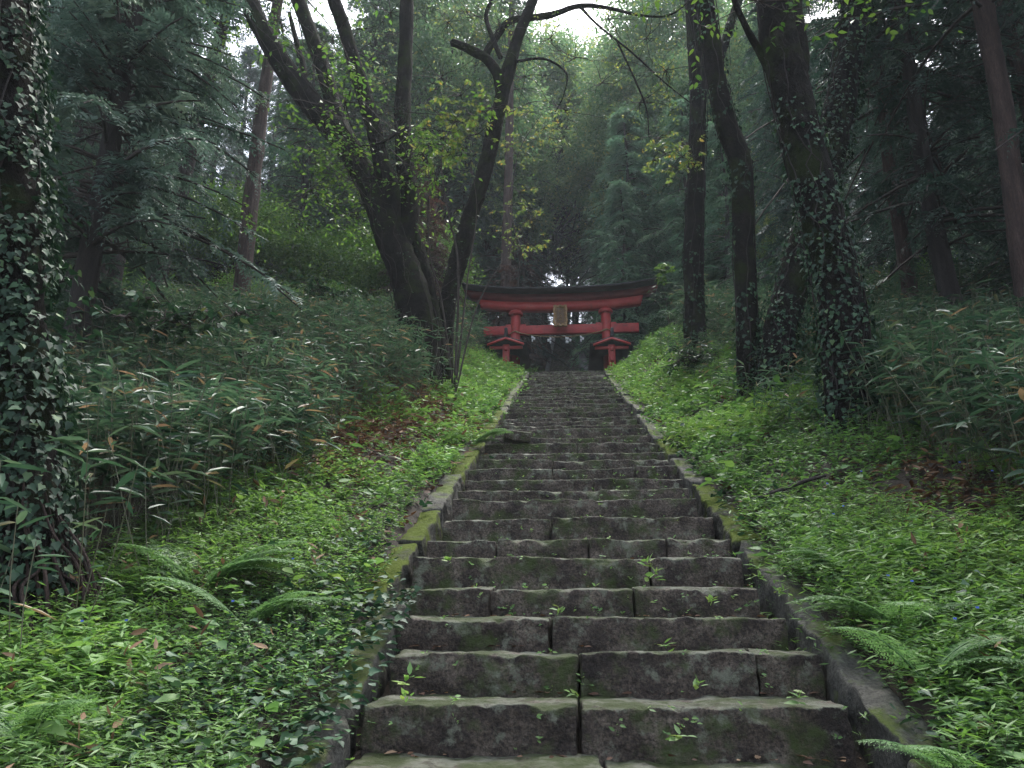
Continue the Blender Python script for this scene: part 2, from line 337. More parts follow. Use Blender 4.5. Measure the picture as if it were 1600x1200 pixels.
def ground(X, Y):
    X = np.asarray(X, float); Y = np.asarray(Y, float)
    k = np.clip(np.abs(X) - 1.5, 0, 1)
    return plane(Y) + bank(X, Y) + k * (.10 * n2(X, Y, .8, 1) + .05 * n2(X, Y, 2.3, 2) + np.clip(np.abs(X) - 5, 0, 6) * .06 * n2(X, Y, .22, 3))
gx = np.unique(np.concatenate([np.arange(-90, -14, 3), np.arange(-14, -4, .5), np.arange(-4, 4.01, .125), np.arange(4, 14, .5), np.arange(14, 91, 3)]))
gy = np.unique(np.concatenate([np.arange(-30, 0, 2), np.arange(0, 30, .25), np.arange(30, 40, .5), np.arange(40, 171, 3)]))
X, Y = np.meshgrid(gx, gy, indexing='ij'); Z = ground(X, Y)
idx = np.arange(X.size).reshape(X.shape)
mb = MB(); mb.add(np.stack([X, Y, Z], -1).reshape(-1, 3), np.stack([idx[:-1, :-1], idx[1:, :-1], idx[1:, 1:], idx[:-1, 1:]], -1).reshape(-1, 4))
tag(mb.build('ground', M['soil'], smooth=True), 'dark soil of the forest slope under the plants', kind='structure')

# ------------------------------------------------------------------ main stairway
def nos(py, px=905):                    # point of the nosing plane seen at this height
    d = ray(px, py); t = (Z0 - CAMP[2]) / (d[2] - SL * d[1]); return CAMP + d * t
rows_px = [1108, 1021, 968, 918, 872, 843, 810, 783, 765.5, 745.5, 733, 717, 704.5, 692, 681, 672, 664, 657]
ys = [nos(p)[1] for p in rows_px]
below = []; y = ys[0] - .60
while y > 1.0: below.append(y); y -= .58
ys = below[::-1] + ys; nb = len(below)
while ys[-1] < YTOP - .75: ys.append(ys[-1] + .56 + .1 * rng.random())
ys.append(YTOP + .02)
joints = {0: [906], 1: [904, 1181], 2: [859], 3: [768, 989], 4: [1016], 5: [775, 920, 1041], 6: [861], 7: [], 8: [880], 9: [926], 10: [863, 992], 11: [863], 12: [], 13: [902], 14: [930]}
stairs = empty('stone_stairway', (0, ys[0], 0), 'mossy dark stone stairway climbing the slope to the red gate', 'stairway')
HW = 1.2
for i, yn in enumerate(ys[:-1]):
    k = i - nb; tread = ys[i + 1] - yn; zt = Z0 + SL * yn; zprev = Z0 + SL * ys[i - 1] if i else 0.0
    zt = max(zt, .12); ris = max(zt - zprev, .12)
    if k in joints: cuts = [P(px, rows_px[k], yn)[0] for px in joints[k]]
    elif i % 2: cuts = [rng.uniform(-.5, .5)]
    else: cuts = [] if rng.random() < .5 else [rng.uniform(-.3, .8)]
    e = [-HW - rng.uniform(-.03, .04) - float(DL(yn))] + cuts + [HW + rng.uniform(-.04, .04) - .04 * float(yn < 4.5)]
    for a, b in zip(e[:-1], e[1:]):
        g = .006 + rng.random() * .008
        a, b = a + g, b - g; dz = rng.uniform(-.015, .012) * (1 if yn < 9 else 2); dy = rng.uniform(-.03, .02); res = .022 if yn < 6.5 else .035 if yn < 9 else (.06 if yn < 14 else .1)
        hgt = ris + .10
        m_ = MB(); rm = rotm('Z', rng.uniform(-.018, .018)) @ rotm('Y', rng.uniform(-.016, .016)) @ rotm('X', rng.uniform(-.03, .02))
        c = np.array([(a + b) / 2, yn + (tread + .10) / 2 + dy, zt - hgt / 2 + dz])
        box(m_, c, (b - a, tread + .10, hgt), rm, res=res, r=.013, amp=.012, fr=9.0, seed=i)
        V = m_.V[0]                       # broad wobble of the worn edges
        V[:, 2] += .010 * noise(V * [1, 1, 0], 3.1, 50 + i) ; V[:, 1] += .012 * noise(V * [1, 0, 1], 4.0, 80 + i)
        edge = np.exp(-((V[:, 1] - (c[1] - (tread + .1) / 2)) / .05) ** 2) * np.exp(-((V[:, 2] - zt) / .05) ** 2)      # chipped nosing
        chip = np.maximum(0, noise(V * [1, .6, .6], 9.0, 120 + i) - .15) * edge + .4 * np.maximum(0, noise(V, 28.0, 140 + i)) * edge
        V[:, 1] += .045 * chip; V[:, 2] -= .035 * chip
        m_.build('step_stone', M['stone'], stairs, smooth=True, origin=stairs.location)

def curb(side, label, px_list):
    root = empty('stone_curb', (side * 1.38, 1.5, 0), label, 'curb', 'mossy stone curbs of the stairway')
    y = 1.4
    while y < 27.6:
        L = rng.uniform(1.0, 1.7); L = min(L, 28 - y); off = side * (1.37 + rng.uniform(-.025, .025)) - (side < 0) * float(DL(y + .5))
        m_ = MB(); cy = y + L / 2; cz = Z0 + SL * cy - .235 + rng.uniform(-.035, .025)
        rm = rotm('X', math.atan(SL) + rng.uniform(-.03, .03)) @ rotm('Y', side * rng.uniform(.0, .07)) @ rotm('Z', rng.uniform(-.02, .02))
        box(m_, (off, cy, cz), (.25 + rng.uniform(-.03, .03), L / math.cos(math.atan(SL)) - .03, .42), rm, res=.035 if y < 9 else .1, r=.03, amp=.028, fr=5.0, seed=int(y * 10) + (side > 0))
        m_.build('curb_slab', M['curb_moss'] if (side < 0 and 5.6 < y < 15 and rng.random() < .8) or (side > 0 and 6.2 < y < 12 and rng.random() < .6) else M['curb'], root, smooth=True, origin=root.location); y += L
curb(-1, 'mossy stone curb along the downhill-left edge of the stairway beside the bamboo grass', None)
curb(1, 'mossy stone curb along the other edge of the stairway beside the ivy clad trees', None)
m_ = MB(); c = P(806, 692, nos(692)[1]); c = np.array([c[0] + .02, c[1] + .05, c[2] + .10])
box(m_, (0, 0, 0), (.42, .28, .17), rotm('Z', .25) @ rotm('Y', .1), res=.05, r=.03, amp=.015, fr=6, seed=99)
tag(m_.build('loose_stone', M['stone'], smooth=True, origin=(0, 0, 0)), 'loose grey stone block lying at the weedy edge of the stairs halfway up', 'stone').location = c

# upper stairway beyond the gate
up = empty('upper_stairway', (0, Y2, LAND), 'dark narrow stone stairway seen through the red gate climbing behind it', 'stairway')
uw = .95; y = Y2; ux = -.25
while y < 86:
    m_ = MB(); zt = LAND + SL2 * (y - Y2) + .25
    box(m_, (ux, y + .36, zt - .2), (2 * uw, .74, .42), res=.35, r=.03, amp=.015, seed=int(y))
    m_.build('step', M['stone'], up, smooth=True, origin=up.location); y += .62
wl = empty('stone_wall', (ux + uw + .3, Y2, LAND), 'low grey rubble wall beside the dark upper stairway', 'wall')
for k_, (xx, nm) in enumerate(((ux + uw + .28, 'rubble_wall'),)):
    m_ = MB(); yy = Y2
    while yy < 84:
        for lay in range(3):
            s_ = rng.uniform(.28, .5); box(m_, (xx + rng.uniform(-.05, .05), yy + rng.uniform(0, .1), LAND + SL2 * (yy - Y2) + .1 + lay * .3), (.45, s_ * 1.5, .34), rotm('X', .4), res=.2, r=.08, amp=.04, seed=int(yy * 7) + lay)
        yy += .55
    m_.build(nm, M['stone_far'], wl, smooth=True, origin=wl.location)
m_ = MB(); yy = Y2
wr = empty('stone_edging', (ux - uw - .2, Y2, LAND), 'pale stone edging on the near side of the dark upper stairway', 'edging')
while yy < 84:
    box(m_, (ux - uw - .16, yy + .5, LAND + SL2 * (yy - Y2) + .28), (.26, 1.1, .34), rotm('X', math.atan(SL2)), res=.3, r=.04, amp=.02, seed=int(yy)); yy += 1.12
m_.build('edging_slabs', M['stone_far'], wr, smooth=True, origin=wr.location)

# ------------------------------------------------------------------ torii gate
TY = 30.0
px2x = lambda px, py, yy=TY: P(px, py, yy)[0]
xl, xr = P(806, 520, TY)[0], P(947, 515, TY)[0]; tcx = (xl + xr) / 2 - .05
zc = lambda py, px=876, yy=TY: P(px, py, yy)[2]
z_nb, z_nt = zc(522), zc(508.5); z_sb = zc(486); z_st = zc(474); z_kt = zc(463)
tor = empty('torii_gate', (tcx, TY, LAND), 'red wooden shrine gate with black curved roof at the top of the stone stairs', 'torii gate')
TO = np.array([tcx, TY, LAND])
for xx in (xl, xr):
    m_ = MB(); tube(m_, [(xx + (xx - tcx) * .05, TY, LAND - .3), (xx, TY, z_sb - .16)], [.235, .20], seg=28, step=.4, resample=True)
    p_ = m_.build('pillar', M['red'], tor, smooth=True, origin=TO)
    m_ = MB(); tube(m_, [(xx, TY, z_sb - .17), (xx, TY, z_sb - .15), (xx, TY, z_sb - .03), (xx, TY, z_sb + .02)], [.26, .30, .30, .24], seg=28, resample=False)
    m_.build('capital_ring', M['red'], p_, smooth=True, origin=TO); 
    m_ = MB(); tube(m_, [(xx + (xx - tcx) * .05, TY, LAND - .3), (xx + (xx - tcx) * .04, TY, LAND + .45)], [.262, .255], seg=28, resample=False)
    m_.build('base_sleeve', M['black'], p_, smooth=True, origin=TO)
def beam(mb, x0, x1, zb, zt_, d0, d1, curve, slant0, slant1, n=40, zthick=None):
    """curved beam: top wider (d1) than bottom (d0), ends slanted outwards"""
    t = np.linspace(-1, 1, n); lift = curve * np.abs(t) ** 2.6
    rows = []
    for zz, dd, sl_ in ((zb, d0, 0.0), (zt_, d1, 1.0)):
        x = np.where(t < 0, tcx + t * (tcx - x0) - 0, tcx + t * (x1 - tcx)) + t * (slant0 if sl_ == 0 else slant1)
        for sgn in (-1, 1): rows.append(np.stack([x, np.full(n, TY + sgn * dd / 2), zz + lift], -1))
    V = np.stack(rows, 1).reshape(-1, 3)      # order: bottom front, bottom back, top front, top back
    F = []
    for i in range(n - 1):
        a = i * 4; b = a + 4
        F += [(a, b, b + 2, a + 2), (a + 2, b + 2, b + 3, a + 3), (a + 3, b + 3, b + 1, a + 1), (a + 1, b + 1, b, a)]
    F += [(0, 2, 3, 1), (4 * (n - 1), 4 * (n - 1) + 1, 4 * (n - 1) + 3, 4 * (n - 1) + 2)]
    mb.add(V, np.array(F))
sx0, sx1 = P(752, 476, TY)[0], P(1001, 470, TY)[0]; kx0, kx1 = P(733, 460, TY)[0], P(1020, 455, TY)[0]
m_ = MB(); beam(m_, sx0, sx1, z_sb, z_st, .36, .40, .20, 0, .10); m_.build('lower_lintel', M['red'], tor, origin=TO)
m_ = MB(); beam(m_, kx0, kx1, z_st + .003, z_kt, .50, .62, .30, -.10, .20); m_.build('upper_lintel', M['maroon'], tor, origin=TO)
m_ = MB(); beam(m_, kx0 - .06, kx1 + .06, z_kt + .002, z_kt + .07, 1.62, 1.70, .31, .12, .17)
t_ = np.linspace(-1, 1, 40)
beam(m_, kx0 - .04, kx1 + .04, z_kt + .071, z_kt + .19, 1.64, .16, .31, .12, .22); m_.build('roof', M['black'], tor, origin=TO)
nx0, nx1 = P(756, 516, TY)[0], P(998, 511, TY)[0]
m_ = MB(); box(m_, ((nx0 + nx1) / 2, TY, (z_nb + z_nt) / 2), (nx1 - nx0, .20, z_nt - z_nb), r=.012); m_.build('tie_beam', M['red'], tor, origin=TO)
for xx in (xl, xr):
    for s in (-1, 1):
        m_ = MB(); box(m_, (xx + s * .31, TY, z_nt + .03), (.22, .12, .09), r=.01); m_.build('wedge', M['red'], tor, origin=TO)
# plaque
pz0, pz1 = P(876, 512, TY - .35)[2], P(876, 477, TY - .35)[2]; pcx = P(875.5, 495, TY - .35)[0]; pw = 21.5 * PS(876, 495, TY - .35)
pl = empty('x', (0, 0, 0), None, None); bpy.data.objects.remove(pl)
m_ = MB(); tilt = rotm('X', R(-10)); pc = np.array([pcx, TY - .40, (pz0 + pz1) / 2]); ph = pz1 - pz0
box(m_, pc, (pw * .72, .05, ph * .78), tilt, r=.008)
plq = m_.build('name_plaque', M['plaque'], tor, origin=TO)
m_ = MB()
for s in (-1, 1):
    for q in np.linspace(-.42, .42, 6): box(m_, pc + tilt @ np.array([s * pw * (.43 + .025 * math.cos(q * 22)), -.02, q * ph]), (pw * .17, .09, ph * .19), tilt, r=.02)
    for q in np.linspace(-.36, .36, 5): box(m_, pc + tilt @ np.array([q * pw, -.021, s * ph * (.46 + .02 * math.cos(q * 16))]), (pw * .22, .092, ph * .09), tilt, r=.018)
    box(m_, pc + tilt @ np.array([s * pw * .29, -.035, 0]), (.022, .03, ph * .76), tilt, r=.005)
    box(m_, pc + tilt @ np.array([0, -.036, s * ph * .37]), (pw * .56, .03, .022), tilt, r=.005)
m_.build('plaque_frame', M['gold'], plq, origin=(0, 0, 0))
m_ = MB()                                   # worn brush strokes of a vertical inscription
for q in (.22, 0, -.22):
    for _ in range(4): box(m_, pc + tilt @ np.array([rng.uniform(-.04, .04), -.028, (q + rng.uniform(-.06, .06)) * ph]), (rng.uniform(.05, .13), .012, .018), tilt @ rotm('Y', rng.uniform(-1.4, 1.4)))
m_.build('inscription', M['gold'], plq, origin=(0, 0, 0))
plq.children[0].location = (-TO[0], -TO[1], -TO[2]); plq.children[1].location = (-TO[0], -TO[1], -TO[2])
# side supports: front and rear post, tie rails, long little roof
FY, BY = TY - 1.55, TY + 1.55
for side, pxf, pyf in ((-1, 791, 545), (1, 955.5, 542)):
    xf = P(pxf, pyf, FY)[0]; xm = xl if side < 0 else xr
    zr = P(pxf, 531, FY)[2]                          # ridge height at the front
    for yy, xx in ((FY, xf), (BY, xf)):
        m_ = MB(); box(m_, (xx, yy, LAND + (zr - LAND - .2) / 2 - .15), (.27, .27, zr - LAND + .05), r=.03); m_.build('support_post', M['red'], tor, origin=TO)
    for zz in (LAND + .45, zr - .42):
        m_ = MB(); box(m_, (xf, TY, zz), (.13, BY - FY + .5, .16), r=.01); m_.build('tie_rail', M['red'], tor, origin=TO)
    m_ = MB(); hw = .76
    L_ = BY - FY + .7; prof_o = [(-hw - .07, -.23), (-hw * .5, -.085), (0, 0.03), (hw * .5, -.085), (hw + .07, -.23)]
    def gable(mb, prof, th, L_, dz=0.0):
        prof = np.array(prof); n = len(prof); V = []
        for yy in (TY - L_ / 2, TY + L_ / 2):
            for dzz in (0, -th): V += [(xf + p[0], yy, zr + p[1] + dz + dzz) for p in prof]
        V = np.array(V); F = []
        for i in range(n - 1):
            F += [(i, i + 1, 2 * n + i + 1, 2 * n + i), (n + i, 3 * n + i, 3 * n + i + 1, n + i + 1), (i, n + i, n + i + 1, i + 1), (2 * n + i, 2 * n + i + 1, 3 * n + i + 1, 3 * n + i)]
        F += [(0, 2 * n, 3 * n, n), (n - 1, 2 * n - 1, 4 * n - 1, 3 * n - 1)]
        mb.add(V, np.array(F))
    gable(m_, prof_o, .045, L_); rf = m_.build('small_roof', M['black'], tor, origin=TO)
    m_ = MB(); gable(m_, [(a * .86, b - .0) for a, b in prof_o], .085, .06); 
    for v in m_.V: v[:, 1] -= L_ / 2 + .004; v[:, 2] -= .048
    g1 = m_.build('bargeboard', M['red'], rf, origin=TO)
    m_ = MB(); gable(m_, [(a * .93, b * .9 - .09) for a, b in prof_o], .05, L_ - .1); m_.build('soffit', M['black'], rf, origin=TO)
    m_ = MB(); box(m_, (xf, TY, zr + .07), (.12, L_ + .08, .11), r=.01)
    box(m_, (xf + .02, TY - L_ / 2 - .0, zr + .20), (.16, .12, .34), rotm('X', .15), r=.02, taper=.7); m_.build('ridge_cap', M['black'], rf, origin=TO)
    m_ = MB(); box(m_, (xf, FY - .1, zr - .36), (hw * 1.7, .10, .11), r=.01); m_.build('cross_rail', M['red'], tor, origin=TO)
# sacred rope with paper streamers
za, zb_ = P(806, 521, TY)[2], P(948, 521, TY)[2]
rope = empty('straw_rope', (tcx, TY - .25, za), 'thin sagging straw rope with white paper streamers strung between the red pillars', 'rope')
m_ = MB(); t_ = np.linspace(0, 1, 30); rp = np.stack([xl + (xr - xl) * t_, np.full(30, TY - .24), za - .02 - .27 * 4 * t_ * (1 - t_)], -1)
tube(m_, rp, .018, seg=6, resample=False)
for xx in (xl, xr):
    th = np.linspace(0, 2 * math.pi, 26); tube(m_, np.stack([xx + .25 * np.cos(th), TY + .25 * np.sin(th), za - .02 + .03 * np.sin(th * 3)], -1), .022, seg=6, resample=False)
m_.build('rope_strand', M['straw'], rope, origin=rope.location)
for px, py, sx in ((833, 530, 1), (859, 531, -1), (888, 531, 1.6), (909, 530, 1)):
    xx = P(px, py, TY - .25)[0]; tt = (xx - xl) / (xr - xl); zz = za - .04 - .27 * 4 * tt * (1 - tt)
    m_ = MB()
    for q in range(3):
        x0 = xx + (.05 if q % 2 else -.03) * sx; a = .036 * abs(sx) * rng.uniform(.7, 1.3); z1 = zz - q * .075
        V = np.array([(x0 - a, TY - .27 - .01 * q, z1), (x0 + a, TY - .25 - .01 * q, z1 - .02), (x0 + a * .8, TY - .27, z1 - .13), (x0 - a * 1.1, TY - .24, z1 - .11)])
        V = np.vstack([V, V + [0, .004, 0]]); m_.add(V, np.array([(0, 1, 2, 3), (7, 6, 5, 4), (0, 4, 5, 1), (1, 5, 6, 2), (2, 6, 7, 3), (3, 7, 4, 0)]))
    m_.build('paper_streamer', M['paper'], rope, origin=rope.location)

# ------------------------------------------------------------------ conifer prototypes
Zv = np.array([0.0, 0, 1.0])
def rand_dirs(n, zlo=-1, zhi=1):
    z = rng.uniform(zlo, zhi, n); a = rng.uniform(0, 2 * math.pi, n); r = np.sqrt(np.maximum(0, 1 - z * z)); return np.stack([r * np.cos(a), r * np.sin(a), z], -1)
def fronds(mb, o, a, nrm, L, droop, nt=9, wfac=.42, lw=.13, shape='quad', rnd=None, start=.05, stemr=None):
    """flat feathery sprays: leaflets both sides of a drooping axis"""
    o = np.asarray(o); a = unit(a); n = len(o); L = np.broadcast_to(L, (n,)); s = unit(np.cross(nrm, a)); nn = np.cross(a, s)
    t = np.linspace(start, 1, nt); dr = np.broadcast_to(droop, (n,))
    pos = o[:, None] + a[:, None] * (L[:, None] * t)[..., None]; pos[..., 2] -= (dr * L)[:, None] * t ** 2
    ax = unit(a[:, None] + np.zeros((1, nt, 1)) - Zv * (2 * dr[:, None] * t)[..., None])
    if rnd is None: rnd = rng.random(n)
    prof = np.sin(np.clip(.18 + .82 * (1 - t), 0, 1) * math.pi * .52) * (1 - .25 * t)
    for sg in (-1, 1):
        d = ax * .62 + s[:, None] * sg * .8 + rng.normal(0, .10, pos.shape); ll = (L[:, None] * wfac * prof) * rng.uniform(.75, 1.15, (n, nt))
        leaves(mb, pos.reshape(-1, 3), d.reshape(-1, 3) - Zv * .15, np.repeat(nn, nt, 0) + rng.normal(0, .15, (n * nt, 3)), ll.ravel(), (ll * lw / wfac).ravel(), shape, np.clip(np.repeat(rnd, nt) + rng.normal(0, .12, n * nt), 0, 1))
    leaves(mb, pos[:, -1], ax[:, -1], nn, L * .2, L * .05, shape, rnd)
    return pos
def conifer_crown(mbn, mbw, H, R0, nb, seed, droop=.35, per=9, fl=.75, up=.1, tw=2, lo=0.0):
    """whorls of drooping branches with sprays on them, z from 0 to H"""
    z = np.sort(rng.uniform(lo, 1, nb)) * H; az = rng.uniform(0, 2 * math.pi, nb); fr = z / H
    ln = R0 * (1 - fr) ** .65 * rng.uniform(.4, 1.15, nb) + .3
    d = np.stack([np.cos(az), np.sin(az), rng.normal(up, .14, nb)], -1); droop = droop * rng.uniform(.6, 1.7, nb)
    p0 = np.stack([np.zeros(nb), np.zeros(nb), z], -1)
    n = 6; t = np.linspace(0, 1, n)[None, :, None]
    pts = p0[:, None] + d[:, None] * ln[:, None, None] * t; pts[..., 2] -= (droop * ln)[:, None] * (t[..., 0] ** 2)
    for k in range(n - 1):
        r0 = .012 + .018 * ln * (1 - k / n) ** 1.2; twigs(mbw, pts[:, k], pts[:, k + 1], r0 * .8, r0 * .6, n=2)
    # sprays
    tt = rng.uniform(.18, 1, (nb, per)); u = tt[..., None]
    o = p0[:, None] + d[:, None] * ln[:, None, None] * u; o[..., 2] -= (droop * ln)[:, None] * tt ** 2
    sgn = np.where(np.arange(per) % 2 == 0, 1, -1)[None, :, None]
    side = np.cross(d, Zv)[:, None] * sgn
    a = d[:, None] * .55 + side * rng.uniform(.3, 1.0, (nb, per, 1)) + Zv * rng.uniform(-.35, .1, (nb, per, 1))
    L = fl * rng.uniform(.6, 1.3, (nb, per)) * (.55 + .45 * (1 - tt))
    nrm = Zv + rng.normal(0, .25, (nb * per, 3))
    brnd = np.repeat(np.clip(.5 + rng.normal(0, .22, nb), 0, 1), per)
    fronds(mbn, o.reshape(-1, 3), a.reshape(-1, 3), nrm, L.ravel(), rng.uniform(.25, .7, nb * per), nt=7, rnd=brnd, lw=.14)
    if tw > 1:   # hanging second-order sprays
        o2 = o.reshape(-1, 3) + unit(a.reshape(-1, 3)) * (L.ravel() * .5)[:, None]; o2[:, 2] -= L.ravel() * .12
        fronds(mbn, o2, a.reshape(-1, 3) + rng.normal(0, .5, o2.shape) - Zv * .5, nrm, L.ravel() * .7, .6, nt=6, rnd=brnd, lw=.15)
def conifer(name, mat, H, cb, R0, nb, label, r=.26, bark='bark_dark', loc=(0, 0, 0), **kw):
    root = empty(name, loc, label, 'conifer tree')
    m_ = MB(); wob = rng.normal(0, .12, (5, 3)); wob[:, 2] = 0; wob[0] = 0
    pts = np.stack([np.zeros(5), np.zeros(5), np.array([-.4, H * .25, H * .5, H * .75, H])], -1) + wob
    tube(m_, pts, [r * 1.15, r * .9, r * .7, r * .42, .03], seg=12, step=.5, rough=.12); tr = m_.build('trunk', M[bark], root, smooth=True)
    a, b = MB(), MB(); conifer_crown(a, b, H - cb, R0, nb, 0, **kw)
    # dead lower twigs
    k = 60; z = rng.uniform(cb * .25, H * .6, k); az = rng.uniform(0, 6.28, k); q0 = np.stack([0 * z, 0 * z, z], -1); q1 = q0 + np.stack([np.cos(az), np.sin(az), rng.uniform(-.2, .3, k)], -1) * rng.uniform(.5, 2.0, k)[:, None]
    q0[:, 2] -= cb; q1[:, 2] -= cb
    twigs(b, q0, q1, .014, .004, wob=.05)
    a.wood(b); cr = a.with_wood(a.build('crown', M[mat], root), M['twig']); cr.location = (0, 0, cb)
    return root
def gz(x, y): return float(ground(np.array([x]), np.array([y]))[0])
protos = [
    conifer('conifer_tree', 'needle', 22, 3.0, 4.0, 190, 'x', per=13),
    conifer('conifer_tree', 'needle_dark', 24, 2.0, 4.2, 200, 'x', r=.3, per=13),
    conifer('conifer_tree', 'needle_pale', 17, .8, 3.7, 200, 'x', per=14, r=.2, fl=.85),
    conifer('conifer_tree', 'needle_dark', 20, 1.5, 3.6, 180, 'x', per=13, r=.22, bark='bark_brown'),
]
used = [False] * 4
def place_conifer(k, x, y, s, label, group, rz=None, zo=0.0):
    z = gz(x, y) - .2 + zo; rz = rng.uniform(0, 6.28) if rz is None else rz
    if not used[k]:
        used[k] = True; o = protos[k]; o.location = (x, y, z); o.rotation_euler = (0, 0, rz); o.scale = (s, s, s); o['label'] = label; o['group'] = group; return o
    return copy_tree(protos[k], (x, y, z), rz, s, label, group)
FAR = {0: 'tall green conifer in the wood filling the slope behind', 1: 'tall dark blue-green conifer in the wood filling the slope behind',
       2: 'pale grey-green young conifer in the wood behind the red gate', 3: 'dark conifer with reddish trunk in the wood filling the slope behind'}
pts_used = []
def far_ok(x, y, dmin):
    for a, b in pts_used:
        if (a - x) ** 2 + (b - y) ** 2 < dmin * dmin: return False
    pts_used.append((x, y)); return True
EXPLICIT = [ # x, y, kind, scale
    (6.3, 36, 2, .95), (3.6, 39, 2, 1.0), (9.0, 39, 2, .9), (5.0, 44, 2, 1.1), (-5.5, 40, 3, 1.0), (-3.8, 45, 1, 1.1), (4.2, 50, 0, 1.15), (-3.6, 52, 1, 1.2),
    (10.5, 31, 1, .9), (13.5, 27, 1, 1.0), (11.0, 22, 1, .9), (14.0, 18.5, 1, 1.0), (10.2, 15.5, 3, .85), (15.5, 14, 1, .9), (12.5, 11.5, 3, .8), (17, 23, 1, 1.1), (8.6, 26, 3, .9), (19, 17, 1, 1.0),
    (-13.0, 33, 0, .95), (-17.5, 29, 1, 1.0), (-20, 24, 0, 1.0), (-17, 19, 1, .95), (-22, 16, 1, 1.0), (-14.5, 38, 0, 1.0), (-9.0, 44, 0, 1.25), (-11, 36.5, 0, 1.2), (-6.8, 50, 0, 1.2), (7.5, 33.5, 2, .85), (2.9, 36.5, 2, .7), (-24, 33, 1, 1.1), (-27, 22, 1, 1.1), (-19, 11, 1, 1.0)]
for x, y, k, s in EXPLICIT:
    pts_used.append((x, y)); place_conifer(k, x, y, s, FAR[k], 'conifers filling the wooded slope')
cnt = 0
for tr_ in range(4000):
    if cnt > 120: break
    y = rng.uniform(36, 98); x = rng.uniform(-.75 * y - 6, .75 * y + 6)
    if (abs(x + .25) < 2.2 and y < 88) or (x < -3 and x > -16 and y < 44): continue
    if not far_ok(x, y, 4.3 if y < 60 else 5.5): continue
    k = int(rng.choice([0, 1, 2, 3], p=[.34, .30, .22, .14])); place_conifer(k, x, y, rng.uniform(.85, 1.25), FAR[k], 'conifers filling the wooded slope'); cnt += 1

# ------------------------------------------------------------------ broadleaf prototypes
def broad(name, cat, mat, H, R0, nc, per, ls, label, loc=(0, 0, 0), trunk_r=.12, bark='bark_dark', zlo=.35, shape='ovate', stems=1, csf=.42):
    root = empty(name, loc, label, cat); c = rand_dirs(nc, -.7, 1) * rng.uniform(.35, 1, (nc, 1)) ** .5 * np.array([R0, R0, H * (1 - zlo) / 2]) + np.array([0, 0, H * (1 + zlo) / 2])
    m_ = MB()
    for s_ in range(stems):
        b0 = np.array([rng.normal(0, .15), rng.normal(0, .15), -.3]) * (1 if stems > 1 else 0) + np.array([0, 0, -.3]); b1 = c[s_ % nc] * [.5, .5, 0] + [0, 0, H * .75]
        tube(m_, [b0, b0 * .5 + b1 * .5 + rng.normal(0, .15, 3), b1], [trunk_r, trunk_r * .7, .02], seg=8, step=.3, rough=.1)
    q = c * [.12, .12, 0] + np.stack([0 * c[:, 0], 0 * c[:, 0], c[:, 2] * .62], -1); qs = rng.random(len(c)) < (.25 if nc > 200 else 1); twigs(m_, q[qs], c[qs], .02 + .008 * R0, .004, wob=.08, n=7)
    m_.build('trunk', M[bark], root, smooth=True)
    a = MB(); cs = R0 * csf
    pos = np.repeat(c, per, 0) + rng.normal(0, .5, (nc * per, 3)) * cs * [1, 1, .5]
    d = unit(pos - np.repeat(c, per, 0)) + rng.normal(0, .5, pos.shape) - Zv * .25; nrm = Zv + rng.normal(0, .45, pos.shape)
    L = ls * rng.uniform(.6, 1.3, len(pos)); rn = np.clip(np.repeat(rng.normal(.5, .2, nc), per) + rng.normal(0, .18, len(pos)), 0, 1)
    leaves(a, pos, d, nrm, L, L * .5, shape, rn); a.build('crown', M[mat], root)
    t2 = rng.integers(0, len(pos), nc * 8)
    return root
bl = broad('broadleaf_tree', 'broadleaf tree', 'broad', 9, 3.2, 110, 300, .17, 'x', trunk_r=.15)
ye = broad('broadleaf_tree', 'broadleaf tree', 'yellow', 11, 3.4, 110, 230, .16, 'x', trunk_r=.15)
sh = broad('understory_shrub', 'shrub', 'broad', 2.6, 1.4, 46, 150, .11, 'x', trunk_r=.04, zlo=.15, stems=4)
shd = broad('understory_shrub', 'shrub', 'ivy', 2.4, 1.3, 46, 150, .10, 'x', trunk_r=.04, zlo=.1, stems=4)
tall = broad('tall_broadleaf_tree', 'broadleaf tree', 'palegreen', 23, 5.0, 520, 110, .21, 'x', trunk_r=.28, zlo=.24, csf=.17)
first = {}
def place(proto, x, y, s, label, group, zo=0.0, rz=None):
    rz = rng.uniform(0, 6.28) if rz is None else rz; z = gz(x, y) - .1 + zo
    if proto.name not in first:
        first[proto.name] = 1; proto.location = (x, y, z); proto.rotation_euler = (0, 0, rz); proto.scale = (s, s, s); proto['label'] = label; proto['group'] = group; return proto
    return copy_tree(proto, (x, y, z), rz, s, label, group)
for x, y, s in [(-11.5, 33, .9), (-8.5, 35, .95), (-14.5, 30, .8), (-19, 34, 1.0), (-7.0, 31, .75), (-22, 28, .9)]:
    place(bl, x, y, s, 'bright green leafy tree in the gap behind the bamboo grass slope', 'bright leafy trees behind the bamboo grass')
for x, y, s in [(-5.5, 47, 1.0), (5.6, 47, 1.05), (1.2, 90, 1.6), (-9.5, 50, 1.1), (9.5, 56, 1.1), (-3.5, 60, 1.1), (4.5, 64, 1.4), (13.5, 45, .95), (-14, 56, 1.1), (0, 102, 1.4), (-4, 80, 1.2), (5, 80, 1.2), (-13, 42, .9), (8.8, 50, 1.4), (-1.4, 57, 1.35), (2.6, 70, 1.3), (.6, 76, 1.1), (-8, 41, 1.25), (11, 41, 1.0), (-5, 66, 1.3)]:
    place(tall, x, y, s, 'x', 'tall pale green trees beyond the red gate')
for x, y, s in [(9.5, 37, .8)]:
    place(ye, x, y, s, 'tall yellow-green leafy tree standing among the conifers behind the red gate', 'yellow-green trees beyond the red gate')
